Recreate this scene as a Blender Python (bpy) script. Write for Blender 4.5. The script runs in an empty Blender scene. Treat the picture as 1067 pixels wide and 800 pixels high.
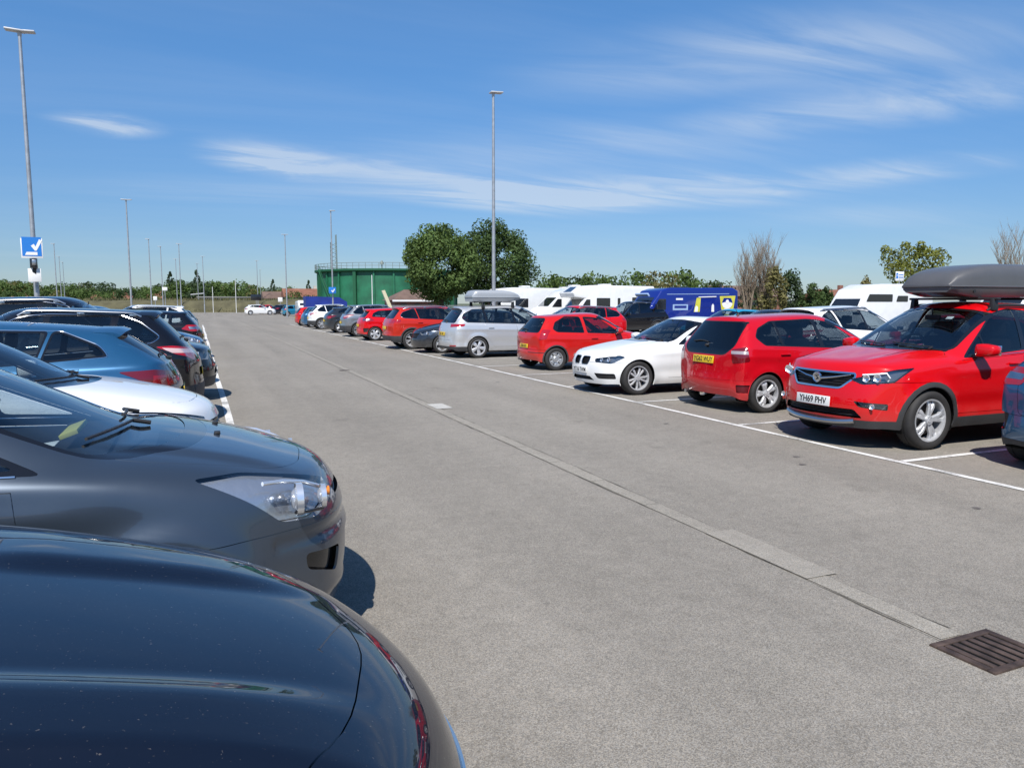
import bpy, bmesh, math, random
from mathutils import Vector, Matrix
from mathutils.bvhtree import BVHTree
from math import sin, cos, pi, radians, sqrt, atan2
random.seed(7)
S = bpy.context.scene
COL = S.collection

# ---------------------------------------------------------------- materials
MATS = {}
def nmat(name):
    m = bpy.data.materials.new(name); m.use_nodes = True
    nt = m.node_tree
    b = nt.nodes['Principled BSDF']
    MATS[name] = m
    return m, nt, b
def pm(name, col, rough=.5, metal=0., coat=0., spec=.5, emit=None, dirt=0., bump=0., bscale=200., coatr=.03, vary=0., vscale=3.):
    if name in MATS: return MATS[name]
    m, nt, b = nmat(name)
    N = nt.nodes; Lk = nt.links
    b.inputs['Base Color'].default_value = (*col, 1)
    b.inputs['Roughness'].default_value = rough
    b.inputs['Metallic'].default_value = metal
    b.inputs['Coat Weight'].default_value = coat
    b.inputs['Coat Roughness'].default_value = coatr
    b.inputs['Specular IOR Level'].default_value = spec
    tc = N.new('ShaderNodeTexCoord')
    if vary:
        nz = N.new('ShaderNodeTexNoise'); nz.inputs['Scale'].default_value = vscale; nz.inputs['Detail'].default_value = 5
        Lk.new(tc.outputs['Object'], nz.inputs['Vector'])
        mp = N.new('ShaderNodeMapRange'); mp.inputs['From Min'].default_value = .3; mp.inputs['From Max'].default_value = .7
        mp.inputs['To Min'].default_value = 1 - vary; mp.inputs['To Max'].default_value = 1 + vary
        Lk.new(nz.outputs['Fac'], mp.inputs['Value'])
        mx = N.new('ShaderNodeVectorMath'); mx.operation = 'SCALE'; mx.inputs[0].default_value = col
        Lk.new(mp.outputs['Result'], mx.inputs['Scale']); Lk.new(mx.outputs['Vector'], b.inputs['Base Color'])
    if bump:
        nz = N.new('ShaderNodeTexNoise'); nz.inputs['Scale'].default_value = bscale; nz.inputs['Detail'].default_value = 3
        Lk.new(tc.outputs['Object'], nz.inputs['Vector'])
        bp = N.new('ShaderNodeBump'); bp.inputs['Strength'].default_value = bump; bp.inputs['Distance'].default_value = .005
        Lk.new(nz.outputs['Fac'], bp.inputs['Height']); Lk.new(bp.outputs['Normal'], b.inputs['Normal'])
    return m
def paint(name, col, metal=.0, rough=.35, dust=.0, coat=1.):
    """car paint: coated, dark trim colour on the inner face, light road dust low down and specks"""
    if name in MATS: return MATS[name]
    m, nt, b = nmat(name); N = nt.nodes; Lk = nt.links
    b.inputs['Coat Weight'].default_value = coat; b.inputs['Coat Roughness'].default_value = .012
    b.inputs['Metallic'].default_value = metal
    if metal < .2: b.inputs['Specular IOR Level'].default_value = .08
    tc = N.new('ShaderNodeTexCoord')
    nz = N.new('ShaderNodeTexNoise'); nz.inputs['Scale'].default_value = 5; nz.inputs['Detail'].default_value = 6
    Lk.new(tc.outputs['Object'], nz.inputs['Vector'])
    # orange peel / dust roughness
    mr = N.new('ShaderNodeMapRange'); mr.inputs['To Min'].default_value = rough - .05; mr.inputs['To Max'].default_value = rough + .1
    Lk.new(nz.outputs['Fac'], mr.inputs['Value']); Lk.new(mr.outputs['Result'], b.inputs['Roughness'])
    sp = N.new('ShaderNodeTexNoise'); sp.inputs['Scale'].default_value = 170; sp.inputs['Detail'].default_value = 2
    Lk.new(tc.outputs['Object'], sp.inputs['Vector'])
    sr = N.new('ShaderNodeMapRange'); sr.inputs['From Min'].default_value = .70; sr.inputs['From Max'].default_value = .80
    sr.inputs['To Max'].default_value = dust; Lk.new(sp.outputs['Fac'], sr.inputs['Value'])
    # dirt along the sills
    sx = N.new('ShaderNodeSeparateXYZ'); Lk.new(tc.outputs['Object'], sx.inputs[0])
    zr = N.new('ShaderNodeMapRange'); zr.inputs['From Min'].default_value = .55; zr.inputs['From Max'].default_value = .15
    zr.inputs['To Max'].default_value = .35; Lk.new(sx.outputs['Z'], zr.inputs['Value'])
    ml = N.new('ShaderNodeMath'); ml.operation = 'MULTIPLY'; Lk.new(zr.outputs['Result'], ml.inputs[0]); Lk.new(nz.outputs['Fac'], ml.inputs[1])
    mxm = N.new('ShaderNodeMath'); mxm.operation = 'MAXIMUM'; Lk.new(ml.outputs[0], mxm.inputs[0]); Lk.new(sr.outputs['Result'], mxm.inputs[1])
    mx = N.new('ShaderNodeMix'); mx.data_type = 'RGBA'
    mx.inputs['A'].default_value = (*col, 1); mx.inputs['B'].default_value = (.30, .27, .23, 1)
    Lk.new(mxm.outputs[0], mx.inputs['Factor'])
    g = N.new('ShaderNodeNewGeometry')
    m2 = N.new('ShaderNodeMix'); m2.data_type = 'RGBA'; m2.inputs['B'].default_value = (.045, .045, .048, 1)
    Lk.new(mx.outputs['Result'], m2.inputs['A']); Lk.new(g.outputs['Backfacing'], m2.inputs['Factor'])
    Lk.new(m2.outputs['Result'], b.inputs['Base Color'])
    return m
def glass(name, tint=(.2, .24, .25), refl=1.):
    if name in MATS: return MATS[name]
    m = bpy.data.materials.new(name); m.use_nodes = True; MATS[name] = m
    nt = m.node_tree; N = nt.nodes; Lk = nt.links
    N.remove(N['Principled BSDF'])
    tr = N.new('ShaderNodeBsdfTransparent'); tr.inputs['Color'].default_value = (*tint, 1)
    gl = N.new('ShaderNodeBsdfGlossy'); gl.inputs['Roughness'].default_value = .015; gl.inputs['Color'].default_value = (1, 1, 1, 1)
    fr = N.new('ShaderNodeFresnel'); ge = N.new('ShaderNodeNewGeometry'); ir = N.new('ShaderNodeMapRange'); ir.inputs['To Min'].default_value = 1.55; ir.inputs['To Max'].default_value = 1 / 1.55
    Lk.new(ge.outputs['Backfacing'], ir.inputs['Value']); Lk.new(ir.outputs['Result'], fr.inputs['IOR'])
    ma = N.new('ShaderNodeMath'); ma.operation = 'MULTIPLY_ADD'; ma.inputs[1].default_value = refl; ma.inputs[2].default_value = .035; ma.use_clamp = True
    Lk.new(fr.outputs[0], ma.inputs[0])
    mx = N.new('ShaderNodeMixShader'); Lk.new(ma.outputs[0], mx.inputs[0]); Lk.new(tr.outputs[0], mx.inputs[1]); Lk.new(gl.outputs[0], mx.inputs[2])
    Lk.new(mx.outputs[0], N['Material Output'].inputs['Surface'])
    return m

GL_CLEAR = glass('glass_windscreen', (.62, .70, .73), 1.2)
GL_SIDE = glass('glass_side', (.55, .61, .63), .9)
GL_DARK = glass('glass_privacy', (.16, .18, .19), .9)
GL_LENS = glass('lens_clear', (.88, .9, .92), 1.2)
BLACKP = pm('black_plastic', (.018, .018, .019), .5, bump=.15, bscale=400, vary=.2)
DKPLAST = pm('grey_plastic', (.035, .035, .037), .6, bump=.15, bscale=400, vary=.2)
RUBBER = pm('tyre_rubber', (.022, .021, .021), .75, vary=.3, vscale=9, bump=.2, bscale=60)
GLOSSBLK = pm('gloss_black_trim', (.008, .008, .009), .12, coat=.5)
LINER = pm('underbody_black', (.006, .006, .006), .9, spec=.1)
INTER = pm('interior_fabric', (.065, .067, .072), .8, vary=.25, vscale=20)
INTER2 = pm('interior_plastic', (.022, .022, .024), .55, bump=.3, bscale=300)
CHROME = pm('chrome', (.75, .76, .78), .09, 1.)
SILVER = pm('silver_trim', (.48, .49, .50), .32, 1., vary=.1)
ALLOY = pm('alloy', (.56, .57, .59), .35, .45, vary=.12, vscale=30)
ALLOYD = pm('alloy_dark', (.030, .030, .034), .35, .3)
DISC = pm('brake_disc', (.12, .11, .105), .45, .8)
COVER = pm('wheel_cover_silver', (.42, .43, .44), .38, .6, vary=.1)
REFLECT = pm('lamp_reflector', (.80, .82, .85), .22, .75)
LAMPGREY = pm('lamp_grey', (.16, .17, .19), .25, .5, bump=.5, bscale=40)
LAMPCLR = pm('lamp_clear_chrome', (.52, .55, .60), .22, .65, bump=.9, bscale=22)
LAMPDARK = pm('lamp_bezel', (.02, .021, .024), .2, .2, coat=.5)
LAMPWHITE = pm('lamp_white', (.75, .77, .80), .15, coat=1.)
WHITEP = pm('plate_white', (.72, .72, .70), .4, coat=.3)
YELLOWP = pm('plate_yellow', (.70, .47, .015), .4, coat=.3)
INK = pm('plate_ink', (.01, .01, .01), .5)
PAPER = pm('paper_white', (.7, .7, .68), .8)
YPAPER = pm('paper_yellow', (.55, .5, .12), .8)
AMBER = pm('lamp_amber', (.7, .22, .02), .15, coat=1.)
def redlens(name, col):
    m = pm(name, col, .12, coat=1., bump=.25, bscale=55)
    return m
REDL = redlens('lamp_red', (.33, .006, .012))
REDD = redlens('lamp_red_deep', (.14, .004, .008))
def grillemat():
    m, nt, b = nmat('grille_mesh'); N = nt.nodes; Lk = nt.links
    b.inputs['Base Color'].default_value = (.012, .012, .013, 1); b.inputs['Roughness'].default_value = .35
    tc = N.new('ShaderNodeTexCoord'); w = N.new('ShaderNodeTexWave'); w.bands_direction = 'Z'
    w.inputs['Scale'].default_value = 10; w.inputs['Distortion'].default_value = 0
    Lk.new(tc.outputs['Object'], w.inputs['Vector'])
    bp = N.new('ShaderNodeBump'); bp.inputs['Distance'].default_value = .02; Lk.new(w.outputs['Fac'], bp.inputs['Height'])
    Lk.new(bp.outputs['Normal'], b.inputs['Normal'])
    return m
GRILLE = grillemat()

# ---------------------------------------------------------------- mesh builder
class MB:
    def __init__(s): s.v = []; s.f = []
    def add(s, vs, fs, M=None):
        o = len(s.v)
        for p in vs:
            p = Vector(p)
            s.v.append(tuple(M @ p) if M else tuple(p))
        for f in fs: s.f.append(tuple(o + i for i in f))
        return s
    def bm(s, bm, M=None):
        bm.verts.index_update()
        return s.add([v.co for v in bm.verts], [[v.index for v in f.verts] for f in bm.faces], M)
    def box(s, c, d, bev=0., rot=None, seg=2, taper=None):
        b = bmesh.new(); bmesh.ops.create_cube(b, size=1.)
        for v in b.verts:
            v.co = Vector((v.co.x * d[0], v.co.y * d[1], v.co.z * d[2]))
            if taper and v.co.z > 0: v.co.x *= taper[0]; v.co.y *= taper[1]
        if bev: bmesh.ops.bevel(b, geom=list(b.edges), offset=bev, segments=seg, affect='EDGES', profile=.5)
        M = Matrix.Translation(c)
        if rot: M = M @ rot
        s.bm(b, M); b.free(); return s
    def cyl(s, p0, p1, r0, r1=None, n=12, caps=True):
        p0 = Vector(p0); p1 = Vector(p1); r1 = r0 if r1 is None else r1
        d = (p1 - p0).normalized(); a = d.orthogonal().normalized(); b = d.cross(a)
        vs = []
        for i in range(n):
            t = 2 * pi * i / n; e = a * cos(t) + b * sin(t); vs += [p0 + e * r0, p1 + e * r1]
        fs = [(2 * i, 2 * ((i + 1) % n), 2 * ((i + 1) % n) + 1, 2 * i + 1) for i in range(n)]
        if caps:
            fs.append(tuple(2 * i for i in reversed(range(n)))); fs.append(tuple(2 * i + 1 for i in range(n)))
        return s.add(vs, fs)
    def tube(s, pts, r, n=8):
        pts = [Vector(p) for p in pts]
        rings = []
        up = Vector((0, 0, 1))
        for i, p in enumerate(pts):
            d = (pts[min(i + 1, len(pts) - 1)] - pts[max(i - 1, 0)]).normalized()
            a = d.cross(up)
            if a.length < .05: a = d.cross(Vector((0, 1, 0)))
            a.normalize(); b = d.cross(a)
            rr = r[i] if isinstance(r, (list, tuple)) else r
            rings.append([p + (a * cos(2 * pi * k / n) + b * sin(2 * pi * k / n)) * rr for k in range(n)])
        vs = [q for R in rings for q in R]; fs = []
        for i in range(len(pts) - 1):
            for k in range(n):
                fs.append((i * n + k, i * n + (k + 1) % n, (i + 1) * n + (k + 1) % n, (i + 1) * n + k))
        fs.append(tuple(range(n))); fs.append(tuple(reversed(range((len(pts) - 1) * n, len(pts) * n))))
        return s.add(vs, fs)
    def lathe(s, prof, n=32, M=None):
        """prof: (r, h) pairs, axis = Y"""
        vs = []; fs = []
        for k in range(n):
            t = 2 * pi * k / n
            for r, h in prof: vs.append((r * cos(t), h, r * sin(t)))
        m = len(prof)
        for k in range(n):
            for i in range(m - 1):
                fs.append((k * m + i, k * m + i + 1, ((k + 1) % n) * m + i + 1, ((k + 1) % n) * m + i))
        return s.add(vs, fs, M)
    def prism(s, poly, y0, y1, M=None):
        n = len(poly)
        vs = [(x, y0, z) for x, z in poly] + [(x, y1, z) for x, z in poly]
        fs = [tuple(range(n)), tuple(reversed(range(n, 2 * n)))] + [(i + n, (i + 1) % n + n, (i + 1) % n, i) for i in range(n)]
        return s.add(vs, fs, M)
    def mesh(s, name, mat, smooth=35):
        me = bpy.data.meshes.new(name); me.from_pydata(s.v, [], s.f)
        b = bmesh.new(); b.from_mesh(me); bmesh.ops.recalc_face_normals(b, faces=list(b.faces)); b.to_mesh(me); b.free()
        if mat: me.materials.append(mat)
        if smooth:
            me.shade_smooth(); me.set_sharp_from_angle(angle=radians(smooth))
        return me
    def obj(s, name, mat, parent=None, smooth=35, bev=0):
        me = s.mesh(name, mat, smooth)
        return link(name, me, parent)
def link(name, me, parent=None):
    o = bpy.data.objects.new(name, me); COL.objects.link(o)
    if parent: o.parent = parent
    return o
def tag(o, label=None, cat=None, group=None, kind=None):
    if label: o['label'] = label
    if cat: o['category'] = cat
    if group: o['group'] = group
    if kind: o['kind'] = kind
    return o
def empty(name, loc=(0, 0, 0), rz=0.):
    o = bpy.data.objects.new(name, None); COL.objects.link(o); o.location = loc; o.rotation_euler = (0, 0, rz); o.empty_display_size = .1
    return o
KIDS = {}
def copy_tree(o, parent=None):
    c = o.copy(); COL.objects.link(c); c.parent = parent
    for ch in [q for q in o.children]: copy_tree(ch, c)
    return c
def text_mesh(s, size, mat, name, parent, M, ext=.002, bold=0.):
    cu = bpy.data.curves.new('txt', 'FONT'); cu.body = s; cu.size = size; cu.align_x = 'CENTER'; cu.align_y = 'CENTER'; cu.extrude = ext; cu.offset = bold
    o = bpy.data.objects.new('txt', cu); COL.objects.link(o)
    dg = bpy.context.evaluated_depsgraph_get(); me = bpy.data.meshes.new_from_object(o.evaluated_get(dg))
    bpy.data.objects.remove(o); bpy.data.curves.remove(cu)
    me.transform(M); me.materials.clear(); me.materials.append(mat)
    return link(name, me, parent)
# ---------------------------------------------------------------- surface cutting
def planes_of(pts, d, gap=0.):
    pts = [Vector(p) for p in pts]; c = sum(pts, Vector()) / len(pts); out = []
    for i in range(len(pts)):
        a = pts[i]; b = pts[(i + 1) % len(pts)]
        n = (b - a).cross(d)
        if n.length < 1e-7: continue
        n.normalize()
        if (c - a).dot(n) < 0: n = -n
        out.append((a + n * gap, n))
    return out
def cut(bm, pts, d, cond=None, gap=0., delete=True, facing=-.04):
    d = Vector(d).normalized(); pls = planes_of(pts, d, gap)
    cand = []
    big = .30 if len(bm.faces) < 12000 else .16
    e1 = d.orthogonal().normalized(); e2 = d.cross(e1)
    ua = [Vector(p).dot(e1) for p in pts]; ub = [Vector(p).dot(e2) for p in pts]
    u0 = min(ua) - big; u1 = max(ua) + big; w0 = min(ub) - big; w1 = max(ub) + big
    for f in bm.faces:
        co0 = f.verts[0].co
        if not (u0 < co0.dot(e1) < u1 and w0 < co0.dot(e2) < w1): continue
        if f.normal.dot(d) > facing: continue
        cm = f.calc_center_median(); ok = True
        for co, n in pls:
            if (cm - co).dot(n) < -big: ok = False; break
        if not ok or (cond and not cond(cm)): continue
        for co, n in pls:
            if all((v.co - co).dot(n) < 0 for v in f.verts): ok = False; break
        if ok: cand.append(f)
    for co, n in pls:
        if not cand: break
        geom = set(cand)
        for f in cand: geom.update(f.edges); geom.update(f.verts)
        r = bmesh.ops.bisect_plane(bm, geom=list(geom), plane_co=co, plane_no=n, dist=1e-5)
        cand = [f for f in r['geom'] if isinstance(f, bmesh.types.BMFace) and (f.calc_center_median() - co).dot(n) > 0]
    out = bmesh.new(); lo = out.verts.layers.float_vector.new('n'); li = bm.verts.layers.float_vector['n']
    mp = {}
    for f in cand:
        vs = []
        for v in f.verts:
            q = mp.get(v)
            if q is None:
                q = out.verts.new(v.co); q[lo] = v[li]; mp[v] = q
            vs.append(q)
        try: out.faces.new(vs)
        except ValueError: pass
    if delete and cand: bmesh.ops.delete(bm, geom=cand, context='FACES')
    out.normal_update()
    return out
def clip(bm, pts, d, gap):
    o = cut(bm, pts, d, None, gap, False, 2.); bm.free(); return o
def bmjoin(a, b):
    la = a.verts.layers.float_vector['n']; lb = b.verts.layers.float_vector['n']; mp = {}
    for v in b.verts: q = a.verts.new(v.co); q[la] = v[lb]; mp[v] = q
    for f in b.faces: a.faces.new([mp[v] for v in f.verts])
    b.free(); return a
def bmcopy(a): return a.copy()
def fin(bm, name, mat, parent, off=0., flip=False):
    if not len(bm.faces): bm.free(); return None
    l = bm.verts.layers.float_vector['n']
    if off:
        for v in bm.verts: v.co += Vector(v[l]) * off
    me = bpy.data.meshes.new(name)
    ns = [Vector(v[l]).normalized() for v in bm.verts]
    bm.to_mesh(me); bm.free()
    me.materials.append(mat); me.shade_smooth()
    me.normals_split_custom_set_from_vertices(ns)
    return link(name, me, parent)
def solid_edge(bm, depth):
    """turn a patch's rim inwards so that it has thickness"""
    l = bm.verts.layers.float_vector['n']
    es = [e for e in bm.edges if len(e.link_faces) == 1]; mp = {}
    for e in es:
        for v in e.verts:
            if v not in mp:
                q = bm.verts.new(v.co - Vector(v[l]) * depth); q[l] = v[l]; mp[v] = q
    for e in es:
        f = e.link_faces[0]; a, b = e.verts
        vs = [lp.vert for lp in f.loops]
        i = vs.index(a)
        if vs[(i + 1) % len(vs)] is b: bm.faces.new((b, a, mp[a], mp[b]))
        else: bm.faces.new((a, b, mp[b], mp[a]))
    return bm
def rounded(pts, r, n=4):
    """round the corners of a 2-D convex polygon"""
    out = []; N_ = len(pts)
    for i in range(N_):
        p = Vector(pts[i]); a = Vector(pts[i - 1]); b = Vector(pts[(i + 1) % N_])
        rr = r[i] if isinstance(r, (list, tuple)) else r
        ra = min(rr, (a - p).length * .45, (b - p).length * .45)
        A = p + (a - p).normalized() * ra; B = p + (b - p).normalized() * ra
        for k in range(n + 1):
            t = k / n; out.append(tuple(A * (1 - t) ** 2 + p * 2 * t * (1 - t) + B * t * t))
    return out
def grow(pts, g):
    P = [Vector(p) for p in pts]; n = len(P); c = sum(P, Vector((0, 0))) / n; L_ = []
    for i in range(n):
        a = P[i]; b = P[(i + 1) % n]; e = b - a
        if e.length < 1e-6: continue
        nn = Vector((e.y, -e.x)).normalized()
        if (c - a).dot(nn) > 0: nn = -nn
        L_.append((a + nn * g, e.normalized()))
    out = []
    for i in range(len(L_)):
        p, u = L_[i - 1]; q, v = L_[i]
        den = u.x * v.y - u.y * v.x
        if abs(den) < 1e-4: out.append(tuple(q)); continue
        t = ((q - p).x * v.y - (q - p).y * v.x) / den
        out.append(tuple(p + u * t))
    return out
def hp(pts, a, b, c):
    """keep a*x+b*z<=c of a 2-D polygon"""
    out = []
    for i in range(len(pts)):
        p = pts[i]; q = pts[(i + 1) % len(pts)]
        dp = a * p[0] + b * p[1] - c; dq = a * q[0] + b * q[1] - c
        if dp <= 0: out.append(p)
        if dp * dq < 0:
            t = dp / (dp - dq); out.append((p[0] + (q[0] - p[0]) * t, p[1] + (q[1] - p[1]) * t))
    return out
def lerp(a, b, t): return a + (b - a) * t
def ss(a, b, x):
    t = max(0., min(1., (x - a) / (b - a))); return t * t * (3 - 2 * t)

# ---------------------------------------------------------------- the car body
DEF = dict(L=4.2, W=.89, H=1.5, zs=.20, xf=.88, xr=3.46, r=.32, arch=.06, zn=.70, nose=.10, cowl=(1.12, 1.0), head=(1.95, 1.44), mid=(2.5, None),
           rr=(3.6, 1.43), rg=(4.0, 1.02), belt=(.93, 1.03), yr=.60, bow=.24, rbow=.14, prow=(.06, .0, .0, .05), rrow=(.03, .06, .0, .05), hood=.72,
           sub=3, flare=.02, crown=.05, zr_rows=None, zf_rows=None, cornf=.86, cornr=.93, wsb=.80, cowlb=.16, rgw=.78, tail=None, dz=None)
def body(p):
    L, W, H, zs = p['L'], p['W'], p['H'], p['zs']
    xc, zc = p['cowl']; xh, zh = p['head']; xm, zm = p['mid']; zm = zm or H; xr_, zr_ = p['rr']; xg, zg = p['rg']
    zb0, zb1 = p['belt']; yr = p['yr']; zn = p['zn']
    def zb(x): return lerp(zb0, zb1, max(0, min(1.1, (x - xc) / (xg - xc))))
    rings = []
    SY = (.93, .975, 1.0, 1.0, .972)
    def ring(xl, ups, w=1., shoulder=None, zlow=0., xbias=(0, 0, 0, 0, 0)):
        sh = shoulder
        zz = (zs + zlow, zs + .10 + zlow, lerp(zs, sh, .45), lerp(zs, sh, .78), sh)
        r = [Vector((xl + xbias[i], SY[i] * W * w, zz[i])) for i in range(5)]
        r += [Vector(u) for u in ups]; rings.append(r)
    hz = lambda t: lerp(zn, zc, 1 - (1 - t) ** (1 / p['hood']) if False else t ** p['hood'])
    # a: front corner
    n0 = p['nose']; bow = p['bow']; cf = p['cornf']
    ring(bow + .06, [(n0 + bow * .62, W * .76, zn - .015), (n0 + bow * .28, W * .55, zn), (n0 + bow * .07, W * .28, zn + .005), (n0, 0, zn + .005)], cf, zn - .06, 0.02)
    def hoodring(x, xl, w, t, drop=.045):
        z = hz(t)
        xb = 0.
        ring(xl, [(x + bow * (1 - t) * .5, W * .885 * w, z - drop), (x + bow * (1 - t) * .22, W * .70 * w, z - .012), (x + bow * (1 - t) * .05, W * .36 * w, z + .008), (x, 0, z + .012)], w, z - drop - .055)
    xa = n0 + .14
    hoodring(xa, bow + .22, .955, .16, .04)
    x2 = lerp(n0, xc, .5); hoodring(x2, max(p['xf'] - .1, bow + .40), .99, .52, .05)
    x3 = xc - .10; hoodring(x3, xc - .02, 1., .93, .06)
    cb = p['cowlb']
    def cab(xl, u1, u2, u3, u4): ring(xl, [u1, u2, u3, u4], 1., zb(xl) - .045)
    y2 = p['wsb'] * W
    cab(xc + cb + .08, (xc + cb + .08, W * .93, zb(xc + .1)), (xc + cb, y2, zc - .012), (xc + cb * .3, y2 * .52, zc + .002), (xc, 0, zc + .006))
    xq = lerp(xc, xh, .5); zq = lerp(zc, zh, .5) + .025
    cab(lerp(xc + cb, xh, .55), (lerp(xc + cb, xh, .55), W * .94, zb(xq)), (xq + cb * .85, lerp(y2, yr, .55), zq - .03), (xq + cb * .3, lerp(y2, yr, .5) * .52, zq + .005), (xq, 0, zq + .012))
    cab(xh, (xh, W * .94, zb(xh)), (xh + .13, yr + .01, zh - .045), (xh + .03, yr * .55, zh + .005), (xh, 0, zh + .015))
    cr = p['crown']
    xa_, xb_ = lerp(xh, xm, .45), xm
    cab(xa_, (xa_, W * .94, zb(xa_)), (xa_ + .08, yr + .012, lerp(zh, zm, .75) - .052), (xa_, yr * .56, lerp(zh, zm, .75) + cr * .1), (xa_, 0, lerp(zh, zm, .72) + cr * .5))
    cab(xm, (xm, W * .94, zb(xm)), (xm, yr + .015, zm - .055), (xm, yr * .56, zm - .012), (xm, 0, zm))
    xe = lerp(xm, xr_, .6); ze = lerp(zm, zr_, .48)
    cab(xe, (xe, W * .935, zb(xe)), (xe, yr + .005, ze - .055), (xe, yr * .56, ze - .01), (xe, 0, ze))
    xlr = lerp(xm, xr_, .95)
    cab(xlr, (xlr, W * .93, zb(xlr)), (xr_ - .05, yr - .02, zr_ - .055), (xr_, yr * .55, zr_ - .012), (xr_ + .01, 0, zr_))
    # rear glass
    yg = p['rgw'] * W
    xj = lerp(xr_, xg, .45); zj = lerp(zr_, zg, .45) + .015
    xlj = lerp(xlr, L - p['rbow'] - .1, .5)
    cab(xlj, (xlj + .02, W * .925, zb(xlj)), (xj - .05, lerp(yr - .02, yg, .5), zj - .02), (xj, yr * .56, zj), (xj + .02, 0, zj))
    rb = p['rbow']; cr_ = p['cornr']
    xlk = L - rb - .10
    ring(xlk, [(xg - .14, W * .90, zb1 - .01), (xg - .035, yg, zg + .0), (xg, yg * .52, zg), (xg + .012, 0, zg)], .975, zb1 - .07)
    # l: rear corner
    xt = p['tail'] if p['tail'] else xg + .035
    ring(L - rb + .0, [(xt - rb * .40, W * .80, zg - .075), (xt - rb * .12, yg * .86, zg - .06), (xt - rb * .02, yg * .45, zg - .055), (xt, 0, zg - .05)], cr_, zb1 - .13, .02, (0, 0, 0, 0, -.02))
    nr = len(rings)
    V = []; F = []; NP = 9
    for r in rings: V += r
    for i in range(nr - 1):
        for k in range(NP - 1):
            F.append((i * NP + k, i * NP + k + 1, (i + 1) * NP + k + 1, (i + 1) * NP + k))
    def grid(base, xs, zrows, sgn, bowv, flipf):
        """rows below the top row; left column = s3..s0, others u1..u4"""
        idx = [[base + 4] + [base + 5 + c for c in range(4)]]
        fr = (.62, .28, .07, 0.)
        for r in range(4):
            row = [base + 3 - r]
            yc = [v.y for v in (V[base + 5], V[base + 6], V[base + 7], V[base + 8])]
            for c in range(4):
                y = [W * .76, W * .55, W * .28, 0][c]
                if r == 3: y *= .97
                V.append(Vector((xs[r] + sgn * bowv * fr[c], y, zrows[r]))); row.append(len(V) - 1)
            idx.append(row)
        for r in range(4):
            for c in range(4):
                q = (idx[r][c], idx[r][c + 1], idx[r + 1][c + 1], idx[r + 1][c])
                F.append(q if flipf else q[::-1])
    zf = p['zf_rows'] or (lerp(zs, zn, .80), lerp(zs, zn, .52), lerp(zs, zn, .26), zs + .0)
    grid(0, [p['prow'][k] for k in range(4)], zf, 1, bow, True)
    zt = zg - .05
    zrw = p['zr_rows'] or (lerp(zs, zt, .74), lerp(zs, zt, .50), lerp(zs, zt, .27), zs + .04)
    grid((nr - 1) * NP, [L - p['rrow'][k] for k in range(4)], zrw, -1, rb, False)
    me = bpy.data.meshes.new('cage')
    me.from_pydata([tuple(v) for v in V], [], F)
    bm = bmesh.new(); bm.from_mesh(me)
    geom = list(bm.verts) + list(bm.edges) + list(bm.faces)
    bmesh.ops.mirror(bm, geom=geom, matrix=Matrix(), merge_dist=1e-4, axis='Y')
    bmesh.ops.remove_doubles(bm, verts=list(bm.verts), dist=1e-4)
    bmesh.ops.recalc_face_normals(bm, faces=list(bm.faces))
    # creases
    cl = bm.edges.layers.float.new('crease_edge')
    bm.verts.ensure_lookup_table()
    def near(v, q): return (v.co - q).length < 1e-3
    key = {}
    for v in bm.verts: key[(round(v.co.x, 3), round(abs(v.co.y), 3), round(v.co.z, 3))] = None
    cre = {}
    def crease(a, b, w):
        ka = tuple(round(t, 3) for t in (a.x, abs(a.y), a.z)); kb = tuple(round(t, 3) for t in (b.x, abs(b.y), b.z))
        cre[frozenset((ka, kb))] = w
    CW = p.get('cre', {})
    for i in range(nr - 1):
        if 4 <= i <= 9: crease(rings[i][5], rings[i + 1][5], CW.get('belt', .35))
        if 4 <= i <= 6: crease(rings[i][6], rings[i + 1][6], CW.get('apillar', .3))
        if 6 <= i <= 9: crease(rings[i][6], rings[i + 1][6], CW.get('rail', .15))
        if 3 <= i <= 11: crease(rings[i][4], rings[i + 1][4], CW.get('shoulder', .25))
    for k in range(5, 8):
        crease(rings[4][k], rings[4][k + 1], CW.get('cowl', .35)); crease(rings[10][k], rings[10][k + 1], CW.get('spoiler', .7)); crease(rings[12][k], rings[12][k + 1], CW.get('tail', .4))
        crease(rings[0][k], rings[0][k + 1], CW.get('nose', .2))
    for e in bm.edges:
        ks = frozenset(tuple(round(t, 3) for t in (v.co.x, abs(v.co.y), v.co.z)) for v in e.verts)
        if ks in cre: e[cl] = cre[ks]
    bm.to_mesh(me); bm.free()
    o = bpy.data.objects.new('cage', me); COL.objects.link(o)
    md = o.modifiers.new('s', 'SUBSURF'); md.levels = p['sub']; md.subdivision_type = 'CATMULL_CLARK'
    dg = bpy.context.evaluated_depsgraph_get(); m2 = bpy.data.meshes.new_from_object(o.evaluated_get(dg))
    bpy.data.objects.remove(o); bpy.data.meshes.remove(me)
    bm = bmesh.new(); bm.from_mesh(m2); bpy.data.meshes.remove(m2)
    # wheel arch flares and local shaping
    R = p['r'] + p['arch']
    for v in bm.verts:
        c = v.co; s = 1 if c.y > 0 else -1
        if abs(c.y) > W * .75:
            for xa in (p['xf'], p['xr']):
                dd = sqrt((c.x - xa) ** 2 + (c.z - p['r']) ** 2) - R
                if -.3 < dd < .35: c.y += s * p['flare'] * (math.exp(-(dd / .07) ** 2) if dd > 0 else 1.)
            c.y += s * (.010 * math.exp(-((c.z - lerp(zs, zb(c.x), .80)) / .05) ** 2) - .016 * math.exp(-((c.z - lerp(zs, zb(c.x), .33)) / .10) ** 2)) * ss(p['xf'] + .1, p['xf'] + .5, c.x)
        if p['dz']: p['dz'](c, s)
    bm.normal_update()
    l = bm.verts.layers.float_vector.new('n')
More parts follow.
